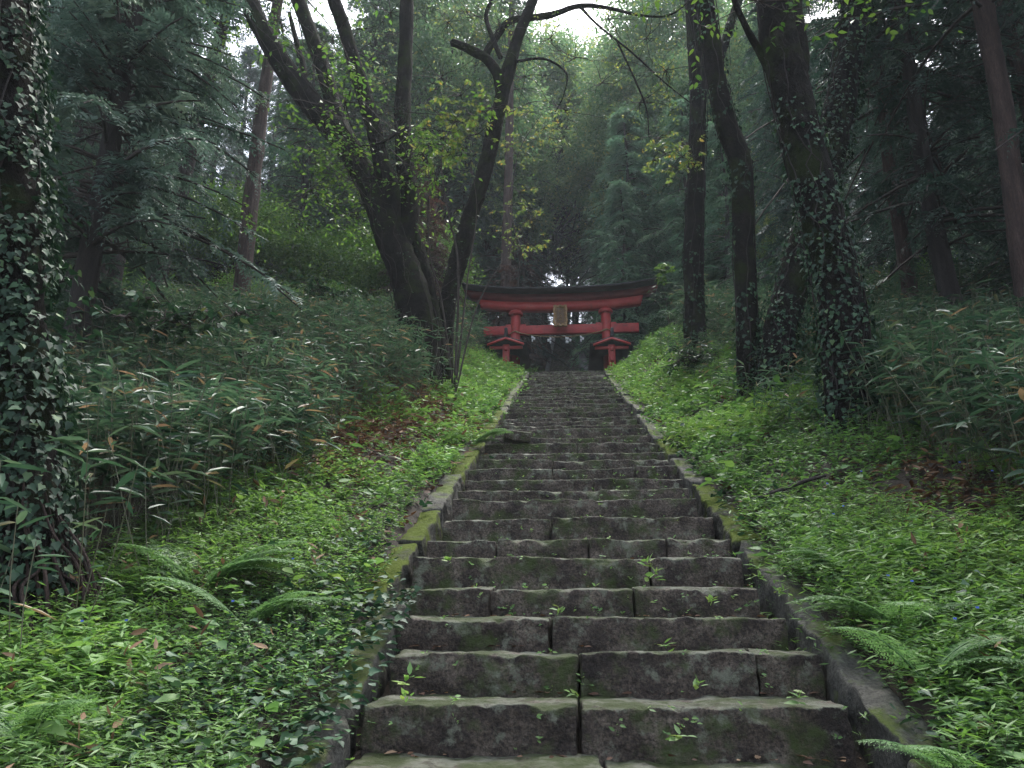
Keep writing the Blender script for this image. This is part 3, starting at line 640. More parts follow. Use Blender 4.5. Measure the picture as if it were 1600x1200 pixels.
for x, y, s in [(-16, 25, 1.0), (-12.5, 27, .9), (-9.6, 28, .9), (-18, 21, .9), (-6.3, 27, .8), (14, 20.5, .8), (11.5, 25, .9), (-20, 28, 1.1), (9, 20, .6)]:
    place(sh, x, y, s, 'bright green shrub growing between the tree trunks on the slope', 'bright shrubs between the trunks')
for x, y, s in [(3.6, 31.5, .8), (5.0, 33, 1.0), (2.9, 34.5, .9), (6.5, 30, 1.0), (4.4, 29.2, .7), (8.5, 33, 1.1), (-4.5, 31, .8), (-3.4, 34, .9), (-6.2, 33, 1.0), (6.2, 26, .8), (8.8, 23, .8), (7.2, 18.5, .7), (9.5, 19, .8), (-2.6, 37.5, .8), (2.3, 38.5, .8), (12, 17, .9), (10.5, 13, .8)]:
    place(shd, x, y, s, 'dark glossy shrub growing at the foot of the conifers', 'dark shrubs under the conifers')

# ------------------------------------------------------------------ traced trees
def ivy_on(mb, tubes, dens, size, hmin=-9, hmax=99, fade=0.0, pull=.02, out=.5, cov=-.35, top=None):
    for pts, rad, dirs, tn in tubes:
        seg = np.linalg.norm(np.diff(pts, axis=0), axis=1); area = (seg * 2 * math.pi * (rad[:-1] + .03)); n = rng.poisson(area.sum() * dens)
        if n == 0: continue
        i = rng.choice(len(seg), n, p=area / area.sum()); f = rng.random(n)[:, None]; th = rng.uniform(0, 2 * math.pi, n)
        c = pts[i] * (1 - f) + pts[i + 1] * f; a = dirs[i, 0]; b = unit(np.cross(tn[i], a)); rd = a * np.cos(th)[:, None] + b * np.sin(th)[:, None]
        keep = (c[:, 2] > hmin) & (c[:, 2] < hmax) & (noise(c + rd * .3, 2.2, 5) > cov + fade * (c[:, 2] - hmin))
        if top is not None: keep &= rng.random(n) < np.clip((top - c[:, 2]) / 2.2, 0, 1)
        c, rd, i = c[keep], rd[keep], i[keep]; n = len(c)
        pos = c + rd * (rad[i][:, None] * 1.02 + pull + np.abs(rng.normal(0, pull, (n, 1))))
        d = -Zv + rd * rng.uniform(.1, out, (n, 1)) + rng.normal(0, .45, (n, 3)); nrm = rd + Zv * .45 + rng.normal(0, .25, (n, 3))
        L = size * rng.uniform(.4, 1.35, n); leaves(mb, pos, d, nrm, L, L * .95, 'ivy')
def traced(name, cat, label, Yd, trunk, limbs=(), bark='bark', seg=14, rough=.16, ivy=None, group=None, root_sink=1.3, step=.14, flare=1.25):
    """trunk: list of (px, py, width_px[, extra Y]); limbs the same. All at their own distance Yd."""
    def conv(l): 
        pts = np.array([P(q[0], q[1], Yd + (q[3] if len(q) > 3 else 0)) for q in l]); rad = np.array([q[2] / 2 * PS(q[0], q[1], Yd) for q in l]); return pts, rad
    pts, rad = conv(trunk); b = pts[0].copy(); b[2] = min(gz(b[0], b[1]), b[2] + .3); base = b.copy()
    pts[0] = b - [0, 0, root_sink]; rad = rad.copy(); rad[0] *= flare
    d = unit(pts[-1] - pts[-2]); pts = np.vstack([pts, pts[-1] + (d * .6 + Zv * .4) * 2.5, pts[-1] + (d * .5 + Zv * .5) * 5]); rad = np.append(rad, [rad[-1] * .75, rad[-1] * .45])
    root = empty(name, base, label, cat, group)
    m_ = MB(); tubes = [tube(m_, pts, rad, seg=seg, step=step, rough=rough, seed=len(label))]
    m_.build('trunk', M[bark], root, smooth=True, origin=base)
    tips = [pts[-1]]
    for l in limbs:
        cont = l[-1][2] > 8 and l[-1][1] < 12
        pl_, rl = conv(l)
        if cont:
            d = unit(pl_[-1] - pl_[-2]); pl_ = np.vstack([pl_, pl_[-1] + d * 2, pl_[-1] + d * 4.5]); rl = np.append(rl, [rl[-1] * .7, rl[-1] * .4])
        m_ = MB(); tubes.append(tube(m_, pl_, rl, seg=10 if rl[0] > .06 else 6, step=step, rough=rough * .8, seed=len(tubes)))
        m_.build('limb', M[bark], root, smooth=True, origin=base); tips.append(pl_[-1])
    if ivy:
        m_ = MB(); vs = MB(); ivy_on(m_, tubes, **ivy)
        # creeping stems
        for k in range(8):
            t0 = tubes[0]; i = np.arange(0, len(t0[0]) - 3, 3); th = rng.uniform(0, 6.28) + np.cumsum(rng.normal(0, .22, len(i))); b_ = unit(np.cross(t0[3][i], t0[2][i, 0]))
            sp = t0[0][i] + (t0[2][i, 0] * np.cos(th)[:, None] + b_ * np.sin(th)[:, None]) * (t0[1][i] * 1.06 + .004)[:, None]
            if len(sp) > 4: tube(vs, sp, .009, seg=4, step=.2)
        m_.wood(vs); m_.with_wood(m_.build('ivy', M['ivy_dark'], root, origin=base), M['bark_dark'])
    return root, tubes, tips, base
def shoots(root, tubes, base, n, L, lmax=.55, lf='broad', ls=.07, nl=5, i0=.05):
    a = MB(); tw = MB(); P0, P1 = [], []
    for k in range(n):
        t = tubes[rng.integers(0, len(tubes))]; i = int(len(t[0]) * rng.uniform(i0, lmax)); d = rand_dirs(1, -.2, .9)[0]; p = t[0][i]; P0.append(p + d * t[1][i] * .8); P1.append(p + d * (t[1][i] + L * rng.uniform(.3, 1)) + Zv * L * rng.uniform(0, .5))
    P0, P1 = np.array(P0), np.array(P1); pp = twigs(tw, P0, P1, .008, .002, wob=.07, n=7)
    q = pp[:, 2:].reshape(-1, 3); q = q[rng.random(len(q)) < .8]; e = q + rng.normal(0, .22, q.shape); twigs(tw, q, e, .003, .001, wob=.05)
    if nl:
        pos = np.repeat(e, nl, 0) + rng.normal(0, .05, (len(e) * nl, 3)); l = ls * rng.uniform(.5, 1.3, len(pos)); leaves(a, pos, rand_dirs(len(pos), -.7, .3), Zv + rng.normal(0, .4, pos.shape), l, l * .5, 'ovate')
        a.wood(tw); a.with_wood(a.build('foliage', M[lf], root, origin=base), M['twig'])
    else: tw.build('foliage', M['twig'], root, origin=base)
def canopy(root, base, centers, R0, n, mat, ls, name='crown', shape='ovate', flat=.35):
    """leafy sprays around the given centres, with twigs"""
    a = MB(); tw = MB(); c = np.asarray(centers, float)
    k = 10; sub = np.repeat(c, k, 0) + rng.normal(0, .5, (len(c) * k, 3)) * R0 * [1, 1, .5]
    twigs(tw, np.repeat(c, k, 0), sub, .012, .004, wob=.06, n=6)
    m2 = max(1, (n // k) // 6); s2 = np.repeat(sub, m2, 0); dd = rng.normal(0, 1, s2.shape) * [1, 1, flat]; e2 = s2 + unit(dd) * (R0 * .42 * rng.uniform(.4, 1.2, len(s2)))[:, None]; e2[:, 2] -= .05 * R0
    pp = twigs(tw, s2, e2, .004, .0015, wob=.05, n=7); pos = pp[:, 1:].reshape(-1, 3); ax = np.repeat(unit(e2 - s2), 6, 0); sg = np.tile([1, -1, 1, -1, 1, 0], len(s2))[:, None]
    d = ax * .7 + unit(np.cross(ax, Zv)) * sg - Zv * .25 + rng.normal(0, .2, pos.shape); L = ls * rng.uniform(.6, 1.2, len(pos)) * (rng.random(len(pos)) < .9)
    leaves(a, pos, d, Zv + rng.normal(0, .35, pos.shape), L, L * .5, shape)
    a.wood(tw); a.with_wood(a.build(name, M[mat], root, origin=base), M['twig'])

# big forked cherry left of the gate
iv = dict(dens=90, size=.085, hmin=-5, hmax=30, fade=.07)
r_, tb, tips, bs = traced('cherry_tree', 'cherry tree', 'huge dark multi-stemmed tree forking low above the bamboo grass beside the red gate', 16.5,
    [(655, 560, 84), (648, 500, 64), (632, 430, 54), (611, 375, 50), (585, 310, 43), (561, 261, 42), (528, 205, 42), (500, 178, 38), (454, 120, 33), (417, 61, 30), (389, 0, 28)],
    [[(622, 400, 34), (640, 330, 30, .2), (634, 262, 30, .3), (629, 187, 27, .4), (633, 93, 24, .5), (636, 0, 22, .6)],
     [(610, 370, 34), (612, 300, 27, -.2), (598, 261, 27, -.3), (580, 187, 25, -.4), (559, 117, 23, -.5), (538, 47, 21, -.6), (522, 0, 20, -.7)],
     [(540, 225, 30), (524, 177, 27, .1), (505, 107, 25, .2), (482, 42, 23, .3), (466, 0, 22, .4)],
     [(470, 140, 14), (474, 110, 12, .3), (462, 60, 9, .6), (452, 20, 6, .8)],
     [(688, 575, 34, .2), (676, 490, 27, .3), (660, 410, 22, .3), (640, 350, 17, .25), (632, 320, 12, .2)],
     [(628, 200, 8), (600, 220, 5, -.5), (560, 230, 3, -1.)]], ivy=iv, group='large cherry trees beside the stairway')
canopy(r_, bs, np.array([t + rng.normal(0, 1, 3) * [1.2, 1.2, .6] for t in tips for _ in range(3)]), 2.4, 420, 'broad', .12); shoots(r_, tb, bs, 120, 1.6, lf='ivy', ls=.06, nl=3, lmax=.5)
canopy(r_, bs, [P(x, y, 17.5 + dy) for x, y, dy in ((640, 60, .5), (700, 35, 1), (560, 45, 1), (690, 120, 1.5), (745, 25, 2), (600, 130, 1), (665, 200, 1), (520, 60, .5), (610, 20, 0), (430, 30, .5), (580, 90, 2), (660, 270, 1.5), (450, 200, 1))], 1.1, 90, 'palegreen', .075, name='leafy_canopy')
r_, tb, tips, bs = traced('cherry_tree', 'cherry tree', 'slimmer bare-stemmed tree with a sawn stub curving up beside the red gate roof', 17.5,
    [(690, 560, 34), (697, 490, 30), (716, 411, 29), (730, 350, 28), (748, 299, 26), (771, 210, 24), (790, 126, 21), (813, 47, 18), (832, 0, 16)],
    [[(784, 150, 20), (778, 118, 17, -.2), (760, 92, 15, -.3), (734, 77, 14, -.4), (706, 66, 12, -.5)],
     [(756, 90, 12, .3), (770, 66, 12, .3), (795, 34, 11, .2), (830, 28, 11, .1), (862, 23, 10, 0), (907, 9, 8, -.2), (953, 13, 6, -.4), (1000, 24, 4, -.5), (1045, 24, 3, -.6), (1080, 0, 2, -.8)],
     [(905, 9, 5, -.2), (935, 40, 3.5, -.4), (985, 80, 3, -.6), (1040, 130, 2.2, -.8), (1078, 160, 1.5, -1)],
     [(782, 90, 8), (760, 30, 7, .3), (768, 0, 6, .4)],
     [(800, 97, 5), (850, 92, 4, -.3), (885, 115, 3, -.4), (880, 150, 2, -.4), (868, 175, 1.4, -.4)],
     [(963, 62, 3, -.5), (990, 120, 3, -.6), (1010, 170, 2.4, -.6), (1014, 215, 1.5, -.6)]], ivy=None, group='large cherry trees beside the stairway', seg=12)
cc = [P(x, y, 17.5 + dy) for x, y, dy in ((860, 60, .5), (900, 90, 1), (950, 30, -.5), (1010, 60, -1), (820, 120, 1.5), (880, 170, 1.0), (1040, 110, -1), (780, 40, 1), (730, 20, 1), (1000, 160, 0), (940, 130, 2))]
canopy(r_, bs, cc, 1.15, 120, 'yellow', .075)
shoots(r_, tb, bs, 40, 1.6, lf='broad', ls=.06, nl=1, lmax=.6)
# brown-stemmed scrub between them, yellow leaved sprays
def sapling(name, cat, label, base, stems, leafc, n, mat, ls, tw_r=.02, group=None, R0=.5, bark='twig', flat=.35):
    root = empty(name, base, label, cat, group); m_ = MB()
    for st, r0 in stems: tube(m_, st, np.linspace(r0, r0 * .25, len(st)), seg=6, step=.2, rough=.1)
    m_.build('stem', M[bark], root, smooth=True, origin=base)
    canopy(root, np.asarray(base), leafc, R0, n, mat, ls, name='foliage', flat=flat); return root
b = P(712, 540, 16.2); b[2] = gz(b[0], b[1])
st = [([b, P(716, 420, 16.2), P(700, 330, 16.0), P(690, 240, 15.8), P(720, 170, 15.6)], .035), ([b, P(730, 440, 16.4), P(745, 330, 16.4), P(735, 250, 16.3)], .03),
      ([b, P(690, 470, 15.9), P(672, 400, 15.8), P(668, 300, 15.6)], .03), ([b, P(745, 480, 16.4), P(790, 400, 16.6), P(830, 330, 16.8)], .025)]
lc = [P(x, y, 16.0) for x, y in ((690, 180), (715, 190), (740, 180), (765, 170), (690, 215), (700, 240), (670, 200), (745, 210), (660, 240), (720, 150))]
sapling('yellowing_sapling', 'sapling', 'thin sapling with large yellow-green leaves between the two dark trunks beside the gate', b, st, lc, 60, 'yellow', .13, R0=.55)
b = P(850, 555, 31.5); b[0] = -3.1; b[2] = gz(b[0], b[1])
lc = [P(x, y, 29) for x, y in ((830, 175), (850, 200), (870, 190), (820, 220), (815, 385), (840, 380), (800, 320), (812, 300), (790, 370), (860, 215), (805, 240), (830, 345))]
sapling('yellowing_sapling', 'sapling', 'slender yellow-leaved sapling rising in front of the brown conifer trunk behind the gate', b, [([b, P(812, 420, 30), P(800, 330, 29.5), P(810, 240, 29), P(845, 180, 29)], .05)], lc, 70, 'yellow', .15, R0=1.0)
# hanging yellow twigs by the slim right-hand trunk
# brown trunk behind the gate
r_, tb, tips, bs = traced('cedar_tree', 'cedar tree', 'straight reddish-brown cedar trunk rising behind the left end of the gate roof', 36,
    [(790, 560, 19), (790, 448, 17), (793, 330, 15), (796, 196, 13), (798, 80, 11), (800, 0, 10)], bark='bark_brown', rough=.08)
a_, b_ = MB(), MB(); conifer_crown(a_, b_, 9, 2.6, 45, 0, per=8); a_.wood(b_); cr = a_.with_wood(a_.build('crown', M['needle'], r_), M['twig']); cr.location = np.array(P(798, 180, 36)) - bs
# dead brown curtain of sprays
for x, y, s, lab in ((-6.6, 38, .85, 'dead brown conifer with withered purple-brown sprays standing nearer the tall fork-trunked tree'), (-2.7, 43, .8, 'dead brown conifer with withered sprays standing straight behind the middle of the gate')):
    root = empty('dead_conifer', (x, y, gz(x, y)), lab, 'dead tree'); m_ = MB(); tube(m_, [(0, 0, -.3), (.1, 0, 6), (0, 0, 11 * s)], [.16, .1, .03], step=.5, rough=.1); m_.build('trunk', M['bark_brown'], root, smooth=True)
    a_, b_ = MB(), MB(); conifer_crown(a_, b_, 10 * s, 2.6, 90, 0, per=8, droop=.6, fl=.6); a_.wood(b_); cr = a_.with_wood(a_.build('crown', M['deadneedle'], root), M['twig']); cr.location = (0, 0, 1.0)

dc = [o for o in sc.objects if o.name.startswith('dead_conifer')][0]
for x, y, s, lab in ((-4.6, 22.5, .62, 'small dead brown conifer between the forked tree and the slim curving tree'), (-5.8, 27, .8, 'dead brown conifer behind the forked tree with withered hanging sprays'), (-2.9, 33.5, .75, 'withered brown conifer just behind the left end of the gate roof')):
    copy_tree(dc, (x, y, gz(x, y)), rng.uniform(0, 6), s, lab)
# right side trees
iv2 = dict(dens=70, size=.08, hmin=0, hmax=30, fade=.02)
r_, tb, tips, bs = traced('ivy_clad_tree', 'tree', 'slim straight dark trunk uphill of the bending trunk, nearest the gate', 20.0,
    [(1082, 545, 36), (1084, 490, 32), (1083, 390, 30), (1088, 260, 28), (1091, 130, 26), (1083, 0, 24)], [[(1100, 140, 14), (1126, 85, 15, .2), (1141, 40, 14, .3), (1154, 0, 13, .4)]], ivy=iv2, group='ivy clad trees along the right bank')
canopy(r_, bs, np.array([t + rng.normal(0, 1, 3) for t in tips for _ in range(2)]), 2.2, 300, 'broad', .12)
cc = [P(x, y, 19.2) for x, y in ((1065, 245), (1050, 260), (1075, 225), (1040, 240), (1085, 250), (1030, 215), (1020, 250))]
canopy(r_, bs, cc, .55, 60, 'yellow', .12, name='hanging_foliage'); shoots(r_, tb, bs, 16, 1.2, lf='ivy', ls=.07, nl=2)
r_, tb, tips, bs = traced('ivy_clad_tree', 'tree', 'slim dark trunk bending left higher up, rooted beside a leaning ivy trunk', 13.0,
    [(1170, 600, 38), (1168, 515, 33), (1162, 400, 33), (1160, 300, 32), (1156, 250, 33), (1134, 190, 32), (1120, 120, 30), (1110, 60, 29), (1102, 0, 29)], [], ivy=dict(dens=90, size=.075, hmin=0, hmax=30, fade=.03), group='ivy clad trees along the right bank')
canopy(r_, bs, np.array([tips[0] + rng.normal(0, 1.2, 3) for _ in range(4)]), 2.2, 300, 'broad', .12)
r_, tb, tips, bs = traced('ivy_clad_tree', 'tree', 'stout trunk thickly covered in ivy leaning uphill behind the mossy forked tree', 12.6,
    [(1206, 625, 66), (1216, 560, 54), (1230, 480, 50), (1256, 380, 46), (1284, 290, 45), (1305, 200, 44), (1320, 120, 43), (1335, 0, 42)], [], ivy=dict(dens=260, size=.062, hmin=0, hmax=30, pull=.05, out=.9, cov=-.75), group='ivy clad trees along the right bank')
canopy(r_, bs, np.array([tips[0] + rng.normal(0, 1.4, 3) for _ in range(5)]), 2.4, 300, 'broad', .12)
r_, tb, tips, bs = traced('ivy_clad_tree', 'tree', 'largest mossy forked trunk nearest the stairs, its foot wrapped in ivy', 9.3,
    [(1330, 690, 84), (1328, 640, 76), (1322, 560, 72), (1312, 470, 70), (1290, 370, 64), (1265, 270, 60), (1245, 190, 58), (1228, 120, 56), (1216, 60, 52), (1208, 0, 46)],
    [[(1240, 140, 44), (1246, 80, 36, .2), (1240, 30, 32, .3), (1238, 0, 30, .4)], [(1203, 112, 14), (1186, 80, 12), (1167, 45, 10, -.2), (1150, 8, 9, -.3), (1140, -30, 7, -.3)]],
    ivy=dict(dens=300, size=.058, hmin=0, hmax=9, fade=.0, pull=.035, out=.8, cov=-.5, top=8.8), group='ivy clad trees along the right bank', seg=20, step=.09)
canopy(r_, bs, np.array([t + rng.normal(0, 1.2, 3) + Zv for t in tips for _ in range(2)]), 2.2, 300, 'broad', .12)
def cedar(label, Yd, trunk, crown=True, bark='bark_brown', mat='needle', at=.62, H=9, R0=3.0, group='cedars on the left slope', nb=60, seed=0, per=9, lo=0.0):
    r_, tb, tips, bs = traced('cedar_tree', 'cedar tree', label, Yd, trunk, bark=bark, rough=.10, group=group, flare=1.15)
    if crown:
        a_, b_ = MB(), MB(); conifer_crown(a_, b_, H, R0, nb, 0, per=per, lo=lo)
        q = tb[0][0]; c = q[int(len(q) * at)] - bs
        a_.wood(b_); o = a_.with_wood(a_.build('crown', M[mat], r_), M['twig']); o.location = c
    return r_, tb, tips, bs
cedar('reddish-brown cedar trunk leaning right, its foot in bamboo grass nearest the big forked tree', 23, [(377, 470, 27), (380, 430, 25), (392, 312, 24), (410, 167, 20), (424, 70, 17), (434, 0, 15)], at=.7)
cedar('brown cedar trunk leaning strongly right behind the drooping green sprays', 21, [(236, 480, 30), (245, 450, 27), (262, 375, 25), (285, 290, 23), (308, 190, 21), (333, 100, 18), (352, 30, 16), (362, 0, 15)], at=.6, bark='bark_dark', H=10)
cedar('dark trunk standing behind the twin dark trunks, slightly further from the ivy tree', 20, [(150, 460, 26), (158, 400, 24), (172, 330, 22), (186, 270, 20), (215, 160, 18), (238, 70, 16), (250, 0, 15)], at=.6, bark='bark_dark', mat='needle_dark')
cedar('dark twin trunk crossing in front of its neighbour among the sprays', 19.5, [(176, 460, 24), (185, 400, 22), (203, 310, 20), (222, 200, 18), (244, 110, 17), (266, 20, 15), (270, 0, 14)], at=.65, bark='bark_dark')
cedar('dark upright trunk nearest the ivy-covered tree at the picture edge', 18, [(112, 470, 36), (114, 400, 32), (124, 300, 28), (136, 180, 27), (148, 80, 26), (158, 0, 25)], at=.5, bark='bark_dark', mat='needle_dark', H=9)
cedar('slender brown trunk rising among dark conifers beyond the bamboo grass', 16, [(1445, 610, 28), (1438, 560, 25), (1424, 470, 24), (1409, 368, 21), (1392, 281, 18), (1379, 173, 14), (1372, 80, 11), (1368, 0, 9)], at=.55, mat='needle_dark', group='cedars on the dark side', R0=3.2)
cedar('tall reddish trunk at the picture edge leaning away over the dark bamboo grass', 12, [(1625, 620, 42), (1612, 500, 38), (1596, 400, 34), (1588, 330, 32), (1573, 215, 30), (1558, 120, 29), (1542, 40, 29), (1535, 0, 29)], at=.75, mat='needle_dark', group='cedars on the dark side', H=7)
# drooping spray branches reaching in from the left and right, each from its own near conifer
def near_conifer(label, x, y, H, cb, R0, nb, mat, r=.2, fl=.6, group='near conifers', per=12):
    root = conifer('drooping_conifer', mat, H, cb, R0, nb, label, r=r, loc=(x, y, gz(x, y) - .2), per=per, fl=fl, droop=.3); root['group'] = group; return root
near_conifer('near conifer with drooping feathery sprays, beside the ivy-covered tree', -8.3, 11.5, 13, 2.0, 3.3, 150, 'needle_blue', fl=.62, per=17)
near_conifer('conifer with dark drooping sprays further up behind the near one', -10.8, 15.5, 15, 3.4, 3.3, 110, 'needle_blue', fl=.62, per=11)
near_conifer('dark conifer with low sprays right of the ivy trunks', 7.4, 14.5, 14, 2.6, 3.1, 130, 'needle_dark', fl=.6)
near_conifer('dark conifer with hanging sprays above the near bamboo grass', 9.6, 10.5, 13, 2.3, 3.2, 130, 'needle_dark', fl=.6)

# ivy tree at the left edge
r_, tb, tips, bs = traced('ivy_covered_tree', 'tree', 'close tree trunk wrapped from foot to top in large ivy leaves', 4.9,
    [(50, 1010, 112), (42, 900, 100), (34, 750, 92), (26, 600, 88), (20, 450, 84), (14, 300, 80), (6, 120, 78), (-2, 0, 76), (-8, -120, 74)], ivy=dict(dens=1000, size=.050, hmin=1.72, hmax=12, pull=.05, out=1.0, cov=-.28), seg=20, step=.07, rough=.2)
m_ = MB(); t0 = tb[0]
i = rng.integers(0, int(len(t0[0]) * .55), 1700); th = rng.uniform(0, 6.28, 1700); rd = np.stack([np.cos(th), np.sin(th), 0 * th], -1)
pos = t0[0][i] + rd * (t0[1][i] + rng.exponential(.10, 1700))[:, None] + [.03, 0, 0]; keep = pos[:, 2] > 2.6; pos, rd = pos[keep], rd[keep]; L = rng.uniform(.035, .08, len(pos))
canopy(r_, bs, np.array([[-3.4, 4.0, 8.4], [-2.6, 3.4, 8.8], [-4.4, 4.6, 9.2], [-3.6, 2.6, 8.4], [-5.4, 3.4, 8.4], [-3.0, 4.8, 9.6]]), 1.7, 420, 'broad', .10)  # crown above the view, added to shade the ivy leaves below
leaves(m_, pos, -Zv * .6 + rd + rng.normal(0, .5, pos.shape), Zv + rd * .5 + rng.normal(0, .3, pos.shape), L, L * .9, 'ivy'); m_.build('loose_ivy', M['ivy_dark'], r_, origin=bs)
m_ = MB(); pb = t0[0]; r0_ = .24           # rooted brown stems round its foot
for k in range(46):
    th = rng.uniform(0, 6.28); i_ = rng.integers(14, 34); c0 = pb[i_]; c1 = bs; r1 = rng.uniform(.28, .5); r2 = t0[1][i_] + rng.uniform(0, .05)
    a_ = np.array([c0[0] + r2 * math.cos(th), c0[1] + r2 * math.sin(th), c0[2]]); z_ = gz(c1[0] + r1 * math.cos(th + .2), c1[1] + r1 * math.sin(th + .2))
    b_ = np.array([c1[0] + r1 * math.cos(th + .2), c1[1] + r1 * math.sin(th + .2), z_ - .05]); mid = (a_ + b_) / 2 + rng.normal(0, .05, 3); q_ = a_ * .75 + b_ * .25 + rng.normal(0, .03, 3)
    tube(m_, [a_, q_, mid, b_], [.006, .009, .012, .016], seg=5, step=.06, rough=.25, seed=k)
m_.build('roots', M['bark_brown'], r_, smooth=True, origin=bs)

# ------------------------------------------------------------------ ground plants
def scatter(n, x0, x1, y0, y1, fn):
    x = rng.uniform(x0, x1, n); y = rng.uniform(y0, y1, n); k = rng.random(n) < fn(x, y); return x[k], y[k]
def herb(mb, mbs, x, y, h, K, ls, shape, wr=.36, rndc=None, spread=.6):
    """low leafy plants: K leaves each on a leaning stem of height h"""
    n = len(x); z = ground(x, y); b = np.stack([x, y, z], -1); lean = rand_dirs(n, .2, 1); lean[:, :2] *= spread; lean = unit(lean); h = h * rng.uniform(.4, 1.25, n) * (1 + .45 * n2(x, y, 1.3, 71) + .25 * n2(x, y, 3.1, 72)); ls = ls * (1 + .35 * n2(x, y, 1.0, 73))[:, None]
    t = rng.uniform(.25, 1.0, (n, K)); pos = b[:, None] + lean[:, None] * (h[:, None] * t)[..., None]
    az = rng.uniform(0, 6.28, (n, K)); d = np.stack([np.cos(az), np.sin(az), rng.uniform(-.35, .5, (n, K))], -1)
    L = ls * rng.uniform(.55, 1.25, (n, K)) ; rn = np.clip((n2(x, y, .7, 9) * .5 + .5 if rndc is None else rndc)[:, None] * .5 + rng.random((n, K)) * .62 - .05, 0, 1)
    nr = Zv + rng.normal(0, .35, (n * K, 3))
    leaves(mb, pos.reshape(-1, 3), d.reshape(-1, 3), nr, L.ravel(), L.ravel() * wr, shape, rn.ravel())
    if mbs is not None: twigs(mbs, b, b + lean * h[:, None], .002, .001, n=3, rnd=.3)
def edge_noise(x, y, s=.9): return .45 * n2(x, y, s, 21) + .2 * n2(x, y, 2.4, 22)
LB = lambda y: -3.15 - .25 * sstep((y - 12) / 10) ; RB = lambda y: 3.2 + .5 * sstep((y - 8.5) / 3)
LI = lambda y: -DL(y) - 1.24 - .24 * sstep((y - 6) / .8) * sstep((13 - y) / 2) + .22 * n2(y, y * 0, 1.3, 33) + .20 * sstep((y - 13) / 6); RI = lambda y: 1.33 + .09 * sstep((y - 6) / 1.5) + .14 * n2(y, y * 0, 1.1, 35) - .18 * sstep((y - 12) / 6)
def cover_mask(x, y):
    e = edge_noise(x, y); left = (x < LI(y)) & (x > LB(y) - .6 + e); right = (x > RI(y)) & (x < RB(y) + .7 + e)
    patch = n2(x, y, .55, 40); lit = ((x < -2.2) & (y > 8) & (y < 16) & (n2(x, y, .8, 41) > -.05)) | ((x > 2.6) & (x < 3.4) & (y > 6.2) & (y < 7.6) & (n2(x, y, 1.2, 42) > -.1))
    return np.where(left | right, np.where(lit, .18, .95), 0)
cov, covs = MB(), MB()
for y0, y1, dens, K, ls, hh, shape in ((1.4, 7, 560, 9, .048, .20, 'ovate'), (7, 13, 270, 8, .070, .22, 'dia'), (13, 20, 110, 7, .10, .24, 'dia'), (20, 30.5, 60, 7, .125, .28, 'dia')):
    for xa, xb in ((-5.2, -1.2), (1.2, 5.4)):
        n = int(dens * (xb - xa) * (y1 - y0)); x, y = scatter(n, xa, xb, y0, y1, cover_mask); herb(cov, covs if y0 < 8 else None, x, y, hh, K, ls, shape)
for y0, y1, dens, K, ls, hh in ((1.4, 8, 16, 5, .12, .34), (8, 15, 14, 5, .15, .38), (15, 30, 8, 5, .14, .36)):
    for xa, xb in ((-5.2, -1.2), (1.2, 5.4)):
        n = int(dens * (xb - xa) * (y1 - y0)); x, y = scatter(n, xa, xb, y0, y1, lambda x, y: cover_mask(x, y) * (n2(x, y, 1.4, 77) > -.1)); herb(cov, covs if y0 < 8 else None, x, y, hh, K, ls, 'ovate', wr=.5)
tag(cov.build('herb_ground_cover', M['cover']), 'low broad-leaved green herbs covering both banks beside the stairs', kind='stuff')
tag(covs.build('herb_stems', M['stem']), 'thin stems of the herbs on both banks', kind='stuff')
grs = MB()
def grass_mask(x, y): return cover_mask(x, y) * sstep((n2(x, y, .6, 50) + .35) * 1.6) * np.where(((x > 1) & (y > 9) | (y < 6)), 1.0, .6)
for y0, y1, dens, K, ls, hh in ((1.4, 7, 520, 10, .076, .32), (7, 13, 190, 8, .11, .32), (13, 20, 100, 7, .13, .3), (20, 30.5, 60, 7, .16, .34)):
    for xa, xb in ((-5.2, -1.2), (1.2, 5.4)):
        n = int(dens * (xb - xa) * (y1 - y0)); x, y = scatter(n, xa, xb, y0, y1, grass_mask); herb(grs, None, x, y, hh, K, ls, 'dia', wr=.17, spread=.9)
tag(grs.build('grass', M['cover2']), 'bright green soft grass growing through the herbs on both banks', kind='stuff')
# ivy trailing over the near left curb
iv_ = MB()
def ivmask(x, y): return np.where((x > -2.4) & (x < -1.25), sstep((n2(x, y, 1.1, 60) + .15 + .8 * (y < 5.6) * (y > 2.6) - .5 * (y > 6)) * 1.8), np.where((x > 1.3) & (x < 2.3), .6 * sstep((n2(x, y, 1.3, 61) - .05) * 2), 0))
for y0, y1, dens, ls in ((1.8, 7, 560, .06), (7, 12, 160, .08)):
    n = int(dens * 4.6 * (y1 - y0)); x, y = scatter(n, -2.3, 2.3, y0, y1, ivmask); n = len(x)
    z = np.maximum(ground(x, y) + .05, np.where((x > -1.6 - DL(y)) & (x < 1.6), Z0 + SL * y + .04, -9)) + rng.exponential(.05, n)
    d = rand_dirs(n, -.5, .3); L = ls * rng.uniform(.5, 1.2, n); leaves(iv_, np.stack([x, y, z], -1), d, Zv + rng.normal(0, .35, (n, 3)), L, L * .95, 'ivy', rng.random(n) * .93)
tag(iv_.build('ground_ivy', M['ivy']), 'small-leaved ivy trailing over the stone curbs', kind='stuff')
